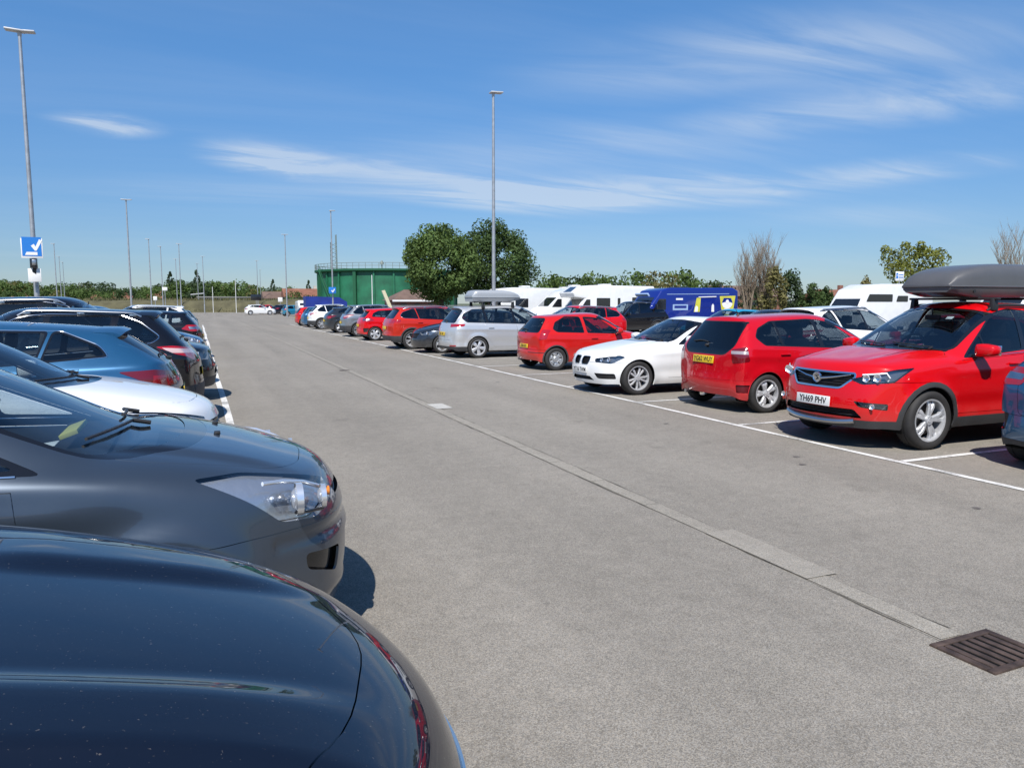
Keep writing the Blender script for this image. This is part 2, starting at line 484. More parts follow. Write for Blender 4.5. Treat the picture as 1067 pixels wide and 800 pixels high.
    for v in bm.verts: v[l] = v.normal
    return bm, zb

WHEELS = {}
def wheel_meshes(r, w, style):
    k = (round(r, 3), style)
    if k in WHEELS: return WHEELS[k]
    rim = r * (.70 if style != 'cover' else .63)
    t = MB(); h = w / 2
    t.lathe([(rim - .004, -h * .80), (rim + .012, -h * .92), (r * .86, -h * 1.03), (r * .95, -h * .93), (r, -h * .68), (r, -h * .22), (r - .006, -h * .2), (r - .006, -h * .14), (r, -h * .12), (r, h * .5), (r * .95, h * .93), (r * .86, h), (rim, h * .85)], 48)
    tm = t.mesh('tyre', RUBBER, 60)
    d = MB(); d.lathe([(.02, -h * .1), (rim * .72, -h * .1), (rim * .72, h * .0), (.02, h * .0)], 32)
    d.box((rim * .55, -h * .12, rim * .2), (rim * .28, .08, rim * .5), .01)
    dm = d.mesh('disc', DISC)
    b = MB()
    b.lathe([(rim + .006, -h * .86), (rim + .006, -h * .93), (rim - .012, -h * .90), (rim - .02, -h * .5), (rim * .93, h * .3)], 48)
    y0 = -h * .80
    def spoke(a, w0, w1, r0, r1, tw=0., yb=.03):
        c, s_ = cos(a), sin(a); c1, s1 = cos(a + tw), sin(a + tw)
        vs = []
        for (rr, ww, cc, sn, yy) in ((r0, w0, c, s_, y0 + .012), (lerp(r0, r1, .6), lerp(w0, w1, .6), cos(a + tw * .6), sin(a + tw * .6), y0 - .002), (r1, w1, c1, s1, y0 + .022)):
            for sg, dy in ((-1, 0.012), (-.6, 0), (.6, 0), (1, 0.012), (1, .035), (-1, .035)):
                vs.append((rr * cc - sg * ww * sn, yy + dy, rr * sn + sg * ww * cc))
        fs = []
        for q in range(2):
            for e in range(6): fs.append((q * 6 + e, q * 6 + (e + 1) % 6, q * 6 + 6 + (e + 1) % 6, q * 6 + 6 + e))
        fs += [tuple(range(6)), tuple(range(12, 18))]
        b.add(vs, fs)
    if style == 'twin':
        for i in range(5):
            a = 2 * pi * i / 5 + .3
            spoke(a - .10, .022, .026, .05, rim - .008, -.09); spoke(a + .10, .022, .026, .05, rim - .008, .09)
    elif style == 'ten':
        for i in range(5):
            a = 2 * pi * i / 5 + .2
            spoke(a - .24, .017, .019, .05, rim - .008, .02); spoke(a + .24, .017, .019, .05, rim - .008, -.02)
    elif style == 'five':
        for i in range(5): spoke(2 * pi * i / 5 + .5, .035, .060, .04, rim - .008)
    elif style == 'vee':
        for i in range(6):
            a = 2 * pi * i / 6; spoke(a, .018, .016, .04, rim - .008, .22); spoke(a, .018, .016, .04, rim - .008, -.22)
    elif style == 'cover':
        b.lathe([(.001, y0 - .012), (.05, y0 - .012), (.07, y0), (rim * .45, y0 - .006), (rim * .52, y0 + .012)], 36)
        for i in range(6):
            a = 2 * pi * i / 6; spoke(a, rim * .22, rim * .40, rim * .42, rim - .006)
    b.cyl((0, y0 - .004, 0), (0, y0 + .05, 0), .052, .06, 20)
    b.cyl((0, y0 - .010, 0), (0, y0, 0), .028, .03, 16)
    for i in range(5):
        a = 2 * pi * i / 5; b.cyl((.042 * cos(a), y0 - .008, .042 * sin(a)), (.042 * cos(a), y0 + .01, .042 * sin(a)), .008, n=8)
    mat = {'cover': COVER}.get(style, ALLOY)
    bmsh = b.mesh('rim', mat, 30)
    WHEELS[k] = (tm, dm, bmsh)
    return WHEELS[k]

PROTO = {}
def car(name, spec, label, cat, group, loc, rz, paintm):
    """a car of this kind: built once, later ones copy the thing, its parts and their sub-parts"""
    key = repr(sorted((k, v if isinstance(v, (int, float, str, tuple, bool)) else len(str(v))) for k, v in spec.items() if k != 'doors'))
    if key in PROTO:
        src, info, pm0 = PROTO[key]; root = copy_tree(src); root.name = name; root.location = loc; root.rotation_euler = (0, 0, rz); tag(root, label, cat, group)
        todo = list(root.children)
        while todo:
            o = todo.pop(); todo += list(o.children)
            if o.type == 'MESH' and o.data.materials and o.data.materials[0] == pm0:
                o.material_slots[0].link = 'OBJECT'; o.material_slots[0].material = paintm
        return root, info
    root, info = build_car(name, spec, label, cat, group, loc, rz, paintm); PROTO[key] = (root, info, paintm)
    return root, info
def build_car(name, spec, label, cat, group, loc, rz, paintm):
    p = dict(DEF); p.update(spec); lod = p.get('lod', 1)
    root = empty(name, loc, rz); tag(root, label, cat, group)
    L, W, H, zs = p['L'], p['W'], p['H'], p['zs']
    zn = p['zn']; xc, zc = p['cowl']; xh, zh = p['head']; xm = p['mid'][0]; zm = p['mid'][1] or H; xrr, zrr = p['rr']; xg, zg = p['rg']
    bm, zb = body(p)
    full = BVHTree.FromBMesh(bm)
    def ysurf(x, z):
        h = full.ray_cast(Vector((x, 3, z)), Vector((0, -1, 0))); return h[0].y if h[0] else W * .9
    def xsurf(y, z, back=False):
        h = full.ray_cast(Vector((L + 3 if back else -3, y, z)), Vector((-1 if back else 1, 0, 0))); return h[0].x if h[0] else (L if back else 0)
    def zsurf(x, y):
        h = full.ray_cast(Vector((x, y, 5)), Vector((0, 0, -1))); return h[0].z if h[0] else H
    R = p['r'] + p['arch']
    def arcpts(xa, rad, n=28):
        return [(xa + rad * cos(2 * pi * k / n), p['r'] + rad * sin(2 * pi * k / n)) for k in range(n)]
    def side3(poly, sg): return [(x, sg, z) for x, z in poly]
    # liner (black inner skin below the belt)
    ln = bmcopy(bm); ll = ln.verts.layers.float_vector['n']
    kill = [f for f in ln.faces if (lambda c: (c.z > zb(c.x) - .06 and c.x > xc - .15) or (c.x < xc and c.z > zc - .03))(f.calc_center_median())]
    bmesh.ops.delete(ln, geom=kill, context='FACES')
    for xa in (p['xf'], p['xr']):
        for sg in (1, -1): cut(ln, side3(arcpts(xa, R + .01, 16), sg), (0, -sg, 0), lambda c: c.y * sg > W * .5).free()
    # wheel arches
    clad = p.get('clad')
    cladbm = None
    for sg in (1, -1):
        cond = lambda c: c.y * sg > W * .45
        for xa in (p['xf'], p['xr']):
            cut(bm, side3(arcpts(xa, R), sg), (0, -sg, 0), cond, facing=.3).free()
        if clad:
            for xa in (p['xf'], p['xr']):
                q = cut(bm, side3(arcpts(xa, R + clad), sg), (0, -sg, 0), cond, facing=.2); cladbm = bmjoin(cladbm, q) if cladbm else q
            q = cut(bm, side3([(p['xf'], zs - .1), (p['xr'], zs - .1), (p['xr'], p['zclad']), (p['xf'], p['zclad'])], sg), (0, -sg, 0), cond, facing=.3); bmjoin(cladbm, q)
    if clad or p.get('bumperclad'):
        for d, zt in ((1, p.get('zcladf', p.get('zclad', .35))), (-1, p.get('zcladr', p.get('zclad', .35)))):
            q = cut(bm, [(0, -2, zs - .2), (0, 2, zs - .2), (0, 2, zt), (0, -2, zt)], (d, 0, 0), (lambda c: c.x < p['xf']) if d > 0 else (lambda c: c.x > p['xr']), facing=.35)
            cladbm = bmjoin(cladbm, q) if cladbm else q
    if cladbm: fin(solid_edge(cladbm, .01), 'lower_cladding', DKPLAST, root, .004)
    # arch lips and liners
    for sg in (1, -1):
        for xa in (p['xf'], p['xr']):
            lip = MB(); pts = []; inn = []
            for k in range(25):
                a = radians(-22 + 224 * k / 24); x = xa + (R - .002) * cos(a); z = p['r'] + (R - .002) * sin(a)
                zq = max(z, zs + .04)
                y = ysurf(x, zq); pts.append((x, sg * (y - .006), z)); inn.append((x, sg * (y - .30), z))
            n = len(pts)
            lip.add(pts + inn, [(i, i + 1, n + i + 1, n + i) for i in range(n - 1)])
            lip.add(inn + [(xa, sg * (W - .30), p['r'])], [(i, i + 1, n) for i in range(n - 1)])
            lip.obj('wheel_arch', LINER, root)
            lp2 = MB(); lp2.tube([q for q in pts if q[2] > zs - .02], .0075, 6); lp2.obj('arch_lip', DKPLAST if clad else paintm, root)
    # floor
    f = MB(); f.box(((p['xf'] + p['xr']) / 2, 0, zs + .06), (p['xr'] - p['xf'] - 2 * R + .1, 2 * W * .88, .06), .02)
    f.box((L / 2, 0, zs + .09), (L * .86, W * 1.0, .08), .03)
    f.obj('floor_pan', LINER, root)
    # windscreen and rear window
    yb = p['wsb'] * W; yt = p['yr']
    zb_ = zc + p.get('wsz', .012)
    ws = [(-yb + .01, zb_), (yb - .01, zb_), (lerp(yb, yt, .93) - .015, lerp(zc, zh, .93) - .045), (yt - .13, zh - .042), (0.25, zh - .022), (-.25, zh - .022), (-yt + .13, zh - .042), (-lerp(yb, yt, .93) + .015, lerp(zc, zh, .93) - .045)]
    cf_ = lambda c: c.x < xh + .25 and c.z > zc - .1
    front = lambda P: [(0, y, z) for y, z in P]
    q = cut(bm, front(rounded(grow(ws, .022), .05, 3)), (1, 0, 0), cf_)
    g = cut(q, front(rounded(ws, .05, 3)), (1, 0, 0))
    fin(q, 'windscreen_seal', GLOSSBLK, root, -.002)
    wsobj = fin(g, 'windscreen', p.get('wsglass', GL_CLEAR), root, -.006)
    ygb = p['rgw'] * W - p.get('rgin', .07); ygt = p['yr'] - .10
    zrb = zg + p.get('rgz', .035)
    zrt = zrr - p.get('rgt', .075)
    rw = p.get('rearwin') or [(-ygb, zrb), (ygb, zrb), (ygt, zrt), (-ygt, zrt)]
    q = cut(bm, front(rounded(grow(rw, .02), .07, 3)), (-1, 0, 0), lambda c: c.x > xrr - .3)
    g = cut(q, front(rounded(rw, .07, 3)), (-1, 0, 0))
    fin(q, 'rear_window_seal', GLOSSBLK, root, -.002); fin(g, 'rear_window', p.get('rearglass', GL_DARK), root, -.006)
    # side glass
    def zt(x):
        pts = [(xh + .13, zh - .045), (xm, zm - .055), (xrr - .05, zrr - .055)]
        if x < pts[0][0]: return pts[0][1]
        for a, b in zip(pts, pts[1:]):
            if x <= b[0]: return lerp(a[1], b[1], (x - a[0]) / (b[0] - a[0]))
        return pts[-1][1]
    mg = p.get('dlo_m', .06)
    x0 = xc + p['cowlb'] + p.get('dlo_f', .20)
    dlo = [(x0, zb(x0) + .02)] + [(xh + .20, zt(xh + .2) - mg)] + [(lerp(xh + .2, xm, .5), zt(lerp(xh + .2, xm, .5)) - mg + .012), (xm, zt(xm) - mg + .004)] + p['dlo']
    gmat = [GL_SIDE, p.get('glassr', GL_SIDE), p.get('glassq', p.get('glassr', GL_SIDE))]
    cols = p['pillars']      # (x at belt, lean, width, painted)
    trimmat = MATS.get(p.get('trim', 'gloss_black_trim'))
    for sg in (1, -1):
        cond = lambda c: c.y * sg > W * .3 and c.z > zb(c.x) - .12
        segs = []; rest = dlo
        for (px, lean, pw, pt) in cols:
            # line x = px + lean*(z-zb)
            zb_p = zb(px)
            left = hp(rest, 1, -lean, px - lean * zb_p - pw / 2); right = hp(rest, -1, lean, -(px - lean * zb_p + pw / 2))
            segs.append((left, pt)); rest = right
        segs.append((rest, False))
        groups = []; cur = []
        # group windows between painted pillars
        allp = []
        start = dlo
        for (px, lean, pw, pt) in cols:
            if pt:
                zb_p = zb(px)
                allp.append(hp(start, 1, -lean, px - lean * zb_p - pw / 2)); start = hp(start, -1, lean, -(px - lean * zb_p + pw / 2))
        allp.append(start)
        trims = []
        for gpoly in allp:
            if len(gpoly) < 3: continue
            trims.append(cut(bm, side3(rounded(grow(gpoly, .02), .045, 3), sg), (0, -sg, 0), cond))
        for i, (w_, pt) in enumerate(segs):
            if len(w_) < 3: continue
            rp = rounded(w_, p.get('wr', .04), 3)
            for t in trims:
                g = cut(t, side3(rp, sg), (0, -sg, 0))
                if len(g.faces): fin(g, 'side_window', gmat[min(i, 2)], root, -.005)
                else: g.free()
        for t in trims: fin(t, 'window_trim', trimmat, root, -.001)
        if p.get('chromeline'):
            tb = MB(); out = rounded(grow(dlo, .022), .05, 3)
            sel = out + [out[0]]
            if p['chromeline'] == 'belt': sel = [q for q in [(x0 + i * (p['dlo'][-1][0] - x0) / 12, zb(x0 + i * (p['dlo'][-1][0] - x0) / 12) + .0) for i in range(13)]]
            tb.tube([(x, sg * (ysurf(x, z) + .002), z) for x, z in sel], .0065, 6); tb.obj('chrome_strip', CHROME, root)
    # cowl panel
    cbk = p['cowlb']; cp = [(xc - .085, 0), (xc - .07 + cbk * .14, .38 * yb), (xc - .05 + cbk * .5, .72 * yb), (xc - .02 + cbk, yb * .99), (xc + cbk + .10, yb * .99)]
    poly = [(x, y, 0) for x, y in cp] + [(x, -y, 0) for x, y in reversed(cp) if y > 0]
    poly = [(x, y, 0) for x, y in reversed(cp) if True] + [(x, -y, 0) for x, y in cp if y > 0]
    q = cut(bm, poly, (0, 0, -1), lambda c: c.z < zc + .04 and c.x > .5, facing=-.3)
    fin(q, 'cowl_panel', BLACKP, root, -.012)
    # lamps, grille, intakes: list of dicts
    for it in p.get('patches', []):
        pts = it['pts']; d = Vector(it['d']).normalized()
        for sg in ((1, -1) if it.get('both', True) else (1,)):
            P = [Vector((a, b * sg, c)) for a, b, c in pts]; dd = Vector((d.x, d.y * sg, d.z))
            kind = it['kind']
            sel = (lambda c: c.y * sg > it.get('ymin', -.02)) if it.get('both', True) else None
            lim = it.get('lim')
            c2 = (lambda c: (sel is None or sel(c)) and (lim is None or lim(c)))
            if 'round' in it:
                # round in a plane perpendicular to d
                e1 = dd.orthogonal().normalized(); e2 = dd.cross(e1); o0 = P[0]
                two = [((v - o0).dot(e1), (v - o0).dot(e2)) for v in P]
                P = [o0 + e1 * a + e2 * b for a, b in rounded(two, it['round'], 4)]
            q = cut(bm, P, dd, c2, facing=it.get('facing', -.1))
            if not len(q.faces): q.free(); continue
            if kind == 'headlight' or it.get('depth', .02) > .015: cut(ln, P, dd, c2, facing=it.get('facing', -.1)).free()
            if kind == 'headlight':
                cen = sum((v.co for v in q.verts), Vector()) / len(q.verts)
                bk = bmcopy(q); bk = clip(bk, P, dd, .004)
                lb = bk.verts.layers.float_vector['n']
                for v in bk.verts: v.co = v.co + dd * it.get('depth', .06) - Vector(v[lb]) * .004; v.co = v.co.lerp(cen + dd * it.get('depth', .06), it.get('shrink', .12))
                # bowl walls
                q2 = bmcopy(q)
                l2 = q2.verts.layers.float_vector['n']
                es = [e for e in q2.edges if len(e.link_faces) == 1]; mp = {}
                for e in es:
                    for v in e.verts:
                        if v not in mp:
                            n_ = q2.verts.new((v.co + dd * it.get('depth', .06)).lerp(cen + dd * it.get('depth', .06), it.get('shrink', .12))); n_[l2] = -Vector(v[l2]); mp[v] = n_
                old = list(q2.faces)
                for e in es: q2.faces.new((e.verts[0], e.verts[1], mp[e.verts[1]], mp[e.verts[0]]))
                bmesh.ops.delete(q2, geom=old, context='FACES_ONLY')
                for v in q2.verts:
                    v[l2] = Vector((0, 0, 1)) if v.co.z < cen.z else Vector((0, 0, -1))
                hl = fin(q, 'headlight', GL_LENS, root, .001)
                fin(bk, 'reflector', it.get('back', LAMPGREY), hl); fin(q2, 'bezel', it.get('bez', LAMPDARK), hl)
                for (pc, rad, mt) in it.get('units', []):
                    c = Vector((pc[0], pc[1] * sg, pc[2])); dirx = Vector((-1, -.0, 0))
                    m_ = MB(); M = Matrix.Translation(c) @ Matrix.Rotation(radians(90), 4, 'Z').to_4x4()
                    m_.lathe([(.001, .0 + rad * .1), (rad * .5, rad * .02), (rad * .8, -rad * .25), (rad * .98, -rad * .55), (rad * 1.02, -rad * .6), (rad * 1.02, -rad * .2)], 24, Matrix.Translation(c) @ Matrix.Rotation(radians(-90 if True else 90), 4, 'Z') @ Matrix.Rotation(pi, 4, 'Z') if it.get('flipu') else Matrix.Translation(c) @ Matrix.Rotation(radians(-90), 4, 'Z'))
                    m_.obj('lamp_unit', mt, hl, 50)
                for (pl, rad, mt) in it.get('strips', []):
                    m_ = MB(); m_.tube([(a, b * sg, c) for a, b, c in pl], rad, 8); m_.obj('light_strip', mt, hl, 50)
            elif kind == 'tail':
                tl = None
                sub = []
                for k_, (pp, mt) in enumerate(it.get('sub', [])):
                    sub.append((cut(q, [Vector((a, b * sg, c)) for a, b, c in pp], dd), mt))
                tl = fin(solid_edge(q, .02), 'tail_light', it.get('mat', REDL), root, .004)
                for qq, mt in sub: fin(qq, 'lamp_segment', mt, tl or root, .005)
            else:
                dep = it.get('depth', .02)
                if it.get('ring'):
                    inner = cut(q, [Vector(v) for v in (lambda e1, e2, o0: [o0 + e1 * a + e2 * b for a, b in grow([((v - o0).dot(e1), (v - o0).dot(e2)) for v in P], -it['ring'])])(dd.orthogonal().normalized(), dd.cross(dd.orthogonal().normalized()), P[0])], dd)
                    fin(solid_edge(q, .01), it['name'] + '_surround', it.get('ringmat', CHROME), root, .006)
                    q = inner
                if dep > 0:
                    l_ = q.verts.layers.float_vector['n']
                    w_ = bmcopy(q); fin_w = solid_edge(w_, dep)
                    # only walls
                    nf = [f for f in fin_w.faces if all(len(e.link_faces) <= 2 for e in f.edges)]
                    inn = bmcopy(q)
                    for v in q.verts: v.co = v.co - Vector(v[l_]) * dep
                    inn.free()
                    base = [f for f in fin_w.faces][:len(q.faces)]
                    bmesh.ops.delete(fin_w, geom=base, context='FACES_ONLY')
                    fin(fin_w, it['name'] + '_rim', it.get('rim', BLACKP), root)
                    fin(q, it['name'], it['mat'], root)
                else:
                    fin(solid_edge(q, .006), it['name'], it['mat'], root, -dep)
    # panels with shut lines
    gp = p.get('gap', .005)
    def panel(pts, d, nm, cond, facing=-.1):
        q = cut(bm, pts, d, cond, facing=facing)
        if len(q.faces): q = clip(q, pts, Vector(d).normalized(), gp); return fin(solid_edge(q, .012), nm, paintm, root)
        q.free()
    if lod >= 1:
        for sg in (1, -1):
            cond = lambda c: c.y * sg > W * .4
            for dd in p.get('doors', []):
                pr = panel(side3(dd, sg), (0, -sg, 0), 'door', cond)
                hx = max(x for x, z in dd) - .20; hz_ = zb(hx) - p.get('hdrop', .115)
                if p.get('handles', True) and pr:
                    h = MB(); y = ysurf(hx, hz_)
                    h.box((hx, sg * (y + .022), hz_), (.19, .022, .026), .01)
                    h.box((hx - .075, sg * (y + .008), hz_), (.02, .03, .02), .004); h.box((hx + .075, sg * (y + .008), hz_), (.02, .03, .02), .004)
                    h.obj('door_handle', paintm if not p.get('chromehandle') else CHROME, pr)
        b_ = p.get('bonnet')
        if b_:
            full_ = [(x, y) for x, y in b_] + [(x, -y) for x, y in reversed(b_) if y > 0]
            panel([(x, y, 0) for x, y in rounded(full_, .12, 4)], (0, 0, -1), 'bonnet', lambda c: c.z > zn - .12 and c.x < xc + .3, -.25)
        tg = p.get('tailgate')
        if tg:
            panel([(0, y, z) for y, z in rounded([(y, z) for y, z in tg] + [(-y, z) for y, z in reversed(tg) if y > 0], .06, 3)], (-1, 0, 0), 'tailgate', lambda c: c.x > xrr - .05, -.2)
        for e, nm in (('fbump', 'front_bumper'), ('rbump', 'rear_bumper')):
            if p.get(e):
                zt_ = p[e]; d = (1, 0, 0) if e == 'fbump' else (-1, 0, 0)
                panel([(0, -2, 0), (0, 2, 0), (0, 2, zt_), (0, -2, zt_)], d, nm, (lambda c: c.x < p['xf']) if e == 'fbump' else (lambda c: c.x > p['xr']), .45)
    fin(bm, 'body', paintm, root)
    fin(ln, 'inner_liner', LINER, root, -.022)  # black inner skin added behind the shut lines so the gaps look dark
    # wheels
    tm, dm, rm = wheel_meshes(p['r'], p.get('tw', .21), p.get('rim', 'five'))
    for xa in (p['xf'], p['xr']):
        for sg in (-1, 1):
            yy = sg * (ysurf(xa, p['r'] + R + .01) - p.get('tw', .21) / 2 - .012)
            w_ = link('wheel', dm, root); w_.location = (xa, yy, p['r']); w_.rotation_euler = (0, random.uniform(0, 6), pi if sg > 0 else 0)
            link('tyre', tm, w_); link('rim', rm, w_)
            if p.get('rimmat'):
                w_.children[-1].data = rm
    # mirrors
    mx = x0 + p.get('mirx', .10); mz = zb(mx) + .085
    for sg in (1, -1):
        ys = ysurf(mx + .03, zb(mx) - .01)
        m_ = MB(); b2 = bmesh.new(); bmesh.ops.create_cube(b2, size=1.)
        bmesh.ops.subdivide_edges(b2, edges=list(b2.edges), cuts=3, use_grid_fill=True)
        for v in b2.verts:
            c = v.co * 2; n_ = c.normalized() * max(abs(c.x), abs(c.y), abs(c.z)); c = c.lerp(n_, .62)
            v.co = Vector((c.x * .085 + (abs(c.y * .5 + .5)) * .03, c.y * .125, c.z * .078 * (1 - .18 * (c.y))))
        m_.bm(b2, Matrix.Translation((mx, sg * (ys + .145), mz)) @ Matrix.Scale(sg, 4, (0, 1, 0))); b2.free()
        mo = m_.obj('door_mirror', paintm if not p.get('mirblack') else BLACKP, root, 60)
        k_ = MB(); k_.box((mx + .02, sg * (ys + .02), mz - .07), (.09, .12, .035), .012); k_.obj('mirror_stalk', BLACKP, mo)
        g_ = MB(); g_.box((mx + .093, sg * (ys + .150), mz), (.012, .19, .115), .005, Matrix.Rotation(radians(-10 * sg), 4, 'Z')); g_.obj('mirror_glass', CHROME, mo)
    # interior
    if p.get('inside', True):
        xs = xh + .02
        zd = zc - .05
        d_ = MB(); d_.box((lerp(xc, xh, .42) + .02, 0, zd - .17), (xh - xc + .05, 2 * W * .84, .30), .07); d_.box((xc + .26, 0, zd - .02), (.30, W * 1.45, .05), .02)
        d_.obj('dashboard', INTER2, root)
        z_s = zb(xh) - .42
        for sx, nm in ((xh + .48, 'front_seat'), (xh + 1.36, 'rear_seat')):
            if sx + .3 > xg - .05: sx = xg - .35
            st = MB()
            for sg in (1, -1):
                y = sg * .37
                st.box((sx - .22, y, z_s - .06), (.50, .48, .16), .05)
                st.box((sx + .10, y, z_s + .28), (.14, .46, .62), .05, Matrix.Rotation(radians(14), 4, 'Y'))
                st.box((sx + .19, y, z_s + .70), (.09, .26, .18), .035, Matrix.Rotation(radians(8), 4, 'Y'))
                st.cyl((sx + .17, y - .06, z_s + .5), (sx + .19, y - .06, z_s + .66), .008, n=6); st.cyl((sx + .17, y + .06, z_s + .5), (sx + .19, y + .06, z_s + .66), .008, n=6)
            st.obj(nm, INTER, root)
        sw = MB(); c = Vector((xh + .06, .37 * (1 if p.get('rhd', True) else -1), zd + .02)); rot = Matrix.Rotation(radians(-62), 4, 'Y')
        ring_ = [c + rot @ Vector((.185 * cos(t), .185 * sin(t), 0)) for t in [2 * pi * k / 28 for k in range(29)]]
        sw.tube(ring_, .016, 8); sw.box(c, (.16, .11, .04), .015, rot); sw.box(c, (.04, .36, .025), .01, rot); sw.cyl(c, c + Vector((-.25, 0, -.10)), .035, n=10)
        sw.obj('steering_wheel', INTER2, root)
        mi = MB(); mi.box((xh - .02, 0, zh - .12), (.03, .22, .065), .014); mi.cyl((xh - .03, 0, zh - .09), (xh - .04, 0, zh - .0), .01, n=6); mi.obj('rear_view_mirror', INTER2, root)
        bd = MB(); bd.box((L / 2 + .5, 0, zs + .10), (L * .55, W * 1.7, .03)); bd.obj('carpet', INTER, root)
    # plates
    def plate(z, txt, rear, w=.52, h=.115, y=0., lift=.007):
        x = xsurf(y, z, rear); x2 = xsurf(y, z + .05, rear); x1 = xsurf(y, z - .05, rear)
        tl = max(-.5, min(.5, atan2(x2 - x1, .10))); x = x + (lift if rear else -lift); PM_ = Matrix.Translation((x, y, z)) @ Matrix.Rotation(tl, 4, 'Y')
        pl = MB(); pl.box((0, 0, 0), (.010, w, h), .002); po = pl.obj('number_plate', YELLOWP if rear else WHITEP, root); po.data.transform(PM_)
        if txt:
            R3 = Matrix(((0, 0, -1), (-1, 0, 0), (0, 1, 0))).to_4x4() if not rear else Matrix(((0, 0, 1), (1, 0, 0), (0, 1, 0))).to_4x4()
            text_mesh(txt, h * .92, INK, 'plate_text', po, PM_ @ Matrix.Translation(((.006 if rear else -.006), 0, -h * .02)) @ R3 @ Matrix.Scale(.90, 4, (1, 0, 0)), .0012, .0015)
    for a in p.get('plates', []): plate(*a)
    # wipers
    if p.get('wiper', True):
        w_ = MB()
        for (ya, yb2, xx) in ((.10, .62, .0), (-.50, .02, .0)):
            pa = []
            for k in range(6):
                y = lerp(ya, yb2, k / 5) - .05; x = xc + p['cowlb'] * (abs(y) / yb) ** 2 + .03 + .05 * k / 5
                pa.append((x, y, zsurf(x, y) + .014))
            w_.tube(pa, .008, 5); e_ = pa[0]; w_.tube([e_, (e_[0] - .08, e_[1] - .02, e_[2] - .02)], .012, 6)
        w_.obj('wiper', BLACKP, root)
    if p.get('rwiper'):
        w_ = MB(); zz = zrb + .03; pa = []
        for k in range(6):
            y = lerp(.02, -.38, k / 5); z = zz + .02 + .02 * sin(k / 5 * pi); pa.append((xsurf(y, z, True) + .014, y, z))
        w_.tube(pa, .010, 5); w_.cyl((xsurf(0, zz - .03, True) - .02, 0, zz - .03), (xsurf(0, zz - .03, True) + .03, 0, zz - .03), .03, .02, 12); w_.obj('rear_wiper', BLACKP, root)
    # rails
    if p.get('rails'):
        for sg in (1, -1):
            w_ = MB(); pa = []
            xa_, xb_ = xh + .22, xrr - .12; n = 14
            for k in range(n + 1):
                x = lerp(xa_, xb_, k / n); y = p['yr'] - .035 - .02 * abs(2 * k / n - 1) ** 3
                pa.append((x, sg * y, zsurf(x, sg * y) + (.042 if 0 < k < n else -.005)))
            w_.tube(pa, .017, 8)
            for k in (1, n // 2, n - 1): w_.box((pa[k][0], pa[k][1], pa[k][2] - .025), (.09, .025, .05), .008)
            w_.obj('roof_rail', p['rails'], root, 60)
    if p.get('spoiler'):
        ln_ = p['spoiler']; s_ = MB(); vs = []; n = 10
        for k in range(n + 1):
            y = lerp(-1, 1, k / n) * (p['yr'] - .07); dx = -.07 * abs(2 * k / n - 1) ** 2.2
            z0 = zsurf(xrr - .10 + dx, y); 
            vs += [(xrr - .10 + dx, y, z0 + .006), (xrr + dx + ln_ * .55, y, z0 - .0), (xrr + dx + ln_, y, z0 - .030), (xrr + dx + ln_ - .02, y, z0 - .045), (xrr + dx - .02, y, z0 - .075)]
        fs = []
        for k in range(n):
            for e in range(4): fs.append((k * 5 + e, k * 5 + e + 1, k * 5 + 5 + e + 1, k * 5 + 5 + e))
        fs += [tuple(range(5)), tuple(range(n * 5, n * 5 + 5))]
        s_.add(vs, fs); s_.obj('roof_spoiler', paintm if not p.get('spblack') else GLOSSBLK, root, 50)
    if p.get('aerial'):
        ax, ah = p['aerial']; a_ = MB(); z = zsurf(ax, 0); a_.cyl((ax, 0, z - .01), (ax, 0, z + .03), .03, .012, 10); a_.tube([(ax, 0, z + .01), (ax + ah * .5, 0, z + ah)], [.006, .003], 6); a_.obj('aerial', BLACKP, root)
    if p.get('exhaust'):
        e_ = MB(); e_.cyl((L - .25, p['exhaust'], zs + .05), (L - .03, p['exhaust'], zs + .04), .03, n=14); e_.obj('exhaust_pipe', SILVER, root)
    root['_'] = 1; del root['_']
    return root, dict(xs=xsurf, ys=ysurf, zsf=zsurf, p=p, zb=zb)
